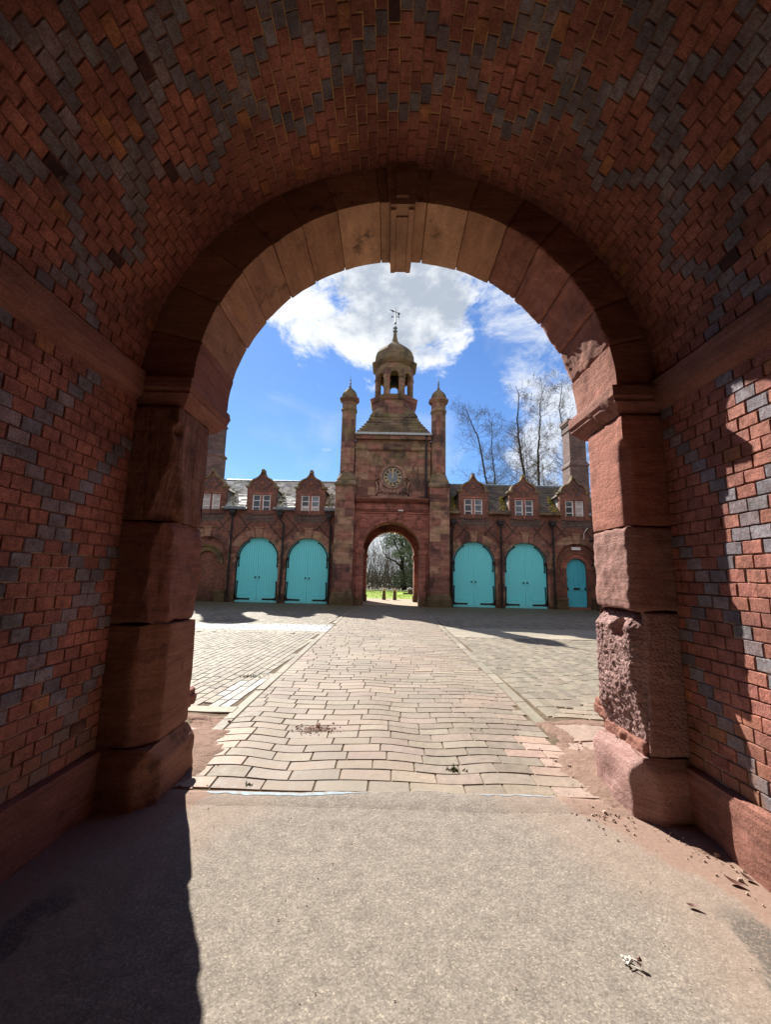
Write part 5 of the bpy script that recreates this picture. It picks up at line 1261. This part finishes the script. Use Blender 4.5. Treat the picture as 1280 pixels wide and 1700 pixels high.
bare_tree('bare_tree', (15.8, 36, 0), [(15.7, 36, 10.0), (15.8, 36, 12.9), (15.6, 36, 17.3), (16.0, 36, 20.0)], .20, 6, 'tall bare tree beside the square chimney, rightmost of the row', Gt, blen=3.2, nside=46)
for i, (x, y, h) in enumerate(((14.9, 44, 16), (17.2, 45, 17), (18.8, 43, 15.5), (20.5, 46, 18), (12.3, 47, 13.5), (22.5, 44, 17))):
    bare_tree('bare_tree', (x, y, 0), [(x+.2, y, h*.6), (x-.1, y, h)], .13, 20+i, 'thin bare tree in the tangle behind the row, %s' % ('left of the square chimney', 'just left of the square chimney', 'above the square chimney foot', 'right of the square chimney', 'low behind the second dormer', 'farthest right past the square chimney')[i], 'thin bare trees farther back', blen=2.6, nside=34, m_='far_bark')
# trees seen through the far arch
def leafcloud(mb, rg, c, R3, n, size, cols):
    for _ in range(n):
        v = Vector((rg.gauss(0, 1), rg.gauss(0, 1), rg.gauss(0, 1))).normalized()*rg.random()**.45
        p = Vector((c[0]+v.x*R3[0], c[1]+v.y*R3[1], c[2]+v.z*R3[2])); s = size*rg.uniform(.6, 1.3)
        a = Vector((rg.gauss(0, 1), rg.gauss(0, 1), rg.gauss(0, .6))).normalized(); b = a.orthogonal().normalized(); b = Matrix.Rotation(rg.uniform(0, 6.28), 3, a) @ b; d = a.cross(b)
        mb.add([p-b*s*.5, p+d*s*.24, p+b*s*.5, p-d*s*.24], [(0, 1, 2, 3)], rg.choice(cols))
rg = random.Random(11)
HOL = ((.05, .08, .03), (.08, .12, .05), (.12, .17, .08), (.24, .28, .18), (.03, .05, .02), (.36, .38, .28))  # lightest leaf tones put in for the sparkle of glossy leaves
t = thing('evergreen_tree', (1.9, 46, 0), 'dense glossy dark green evergreen tree filling the right half of the far arch', 'tree')
m = MB(); m.tube([(1.9, 46, 0), (1.6, 46, 2.2), (1.7, 46, 4.2), (1.3, 46, 6.5)], [.3, .24, .18, .08], 8); m.tube([(2.7, 46.5, 0), (2.6, 46.4, 3), (2.5, 46, 6)], [.2, .16, .06], 8)
m.tube([(1.7, 45.6, 2.3), (.9, 45.2, 3.1), (.1, 45, 3.4), (-.6, 45, 4.2)], [.14, .10, .06, .03], 6); m.tube([(1.6, 46, 3.2), (.9, 45.8, 4.9), (.3, 45.6, 6.2)], [.12, .08, .03], 6)
m.build('trunk', 'bark', t, smooth='all')
m = MB()
for c, r3, n in (((2.7, 46, 1.8), (1.2, 1.4, 1.8), 3600), ((2.3, 45.6, 4.6), (1.3, 1.4, 1.7), 4200), ((1.0, 45.6, 5.8), (1.5, 1.3, 1.1), 2600), ((-.1, 45.3, 5.0), (.8, 1, .8), 700), ((3.4, 46, 6.5), (2.4, 2, 1.8), 3000), ((1.1, 45.4, 3.9), (.8, .8, .6), 700), ((-1.0, 45.4, 6.4), (1.2, 1, .7), 700), ((1.3, 45.8, 1.2), (.9, .8, 1.1), 1500)):
    leafcloud(m, rg, c, r3, int(n*.8), .17, HOL)
m.build('crown', 'leaf', t)
t = thing('bare_shrub', (-1.2, 47, 0), 'tall tangled brown leafless shrub at the left of the far arch view', 'shrub')
m = MB()
for _ in range(46):
    a = rg.uniform(0, 6.28); branch(m, rg, Vector((rg.uniform(-3.2, 1.6), 47+rg.uniform(-1, 1), 0)), Vector((math.cos(a)*.35, math.sin(a)*.35, 1)), rg.uniform(2.2, 4.0), .035, 2, None, .2, 4, .5, 6, (1, 1, 1), .2)
m.build('branches', 'far_bark', t)
t = thing('evergreen_shrub', (-3.0, 41, 0), 'dark evergreen bush at the left edge of the far arch view', 'shrub')
m = MB(); leafcloud(m, rg, (-3.0, 41, 1.0), (1.0, 1.0, 1.3), 1500, .13, HOL); m.build('foliage', 'leaf', t)
m = MB(); m.tube([(-3, 41, 0), (-3, 41, 1)], [.08, .04], 6); m.build('stem', 'bark', t)
bare_tree('spreading_tree', (-5.5, 50, 0), [(-5.3, 50, 3), (-4.2, 50, 6), (-3.0, 50, 9)], .35, 31, 'large spreading bare tree whose boughs reach across the top left of the far arch', None, z_first=2.2, nside=26, blen=6.5, m_='bark')
m = MB()
for _ in range(120):
    x = rg.uniform(-9, 12); y = rg.uniform(56, 66); a = rg.uniform(0, 6.28); branch(m, rg, Vector((x, y, 0)), Vector((math.cos(a)*.2, math.sin(a)*.2, 1)), rg.uniform(4, 7.5), .07, 2, None, .2, 4, .45, 5, (1, 1, 1), .15)
tag(m.build('far_woodland', 'far_bark'), 'far leafless woodland behind the lawn', 'woodland', kind='stuff')
m = MB(); leafcloud(m, rg, (1, 60, .6), (10, 3, 1.6), 5000, .3, ((.10, .09, .05), (.13, .11, .07), (.07, .08, .04))); tag(m.build('undergrowth', 'moss_leaf'), 'brown green undergrowth at the foot of the far woodland', 'undergrowth', kind='stuff')
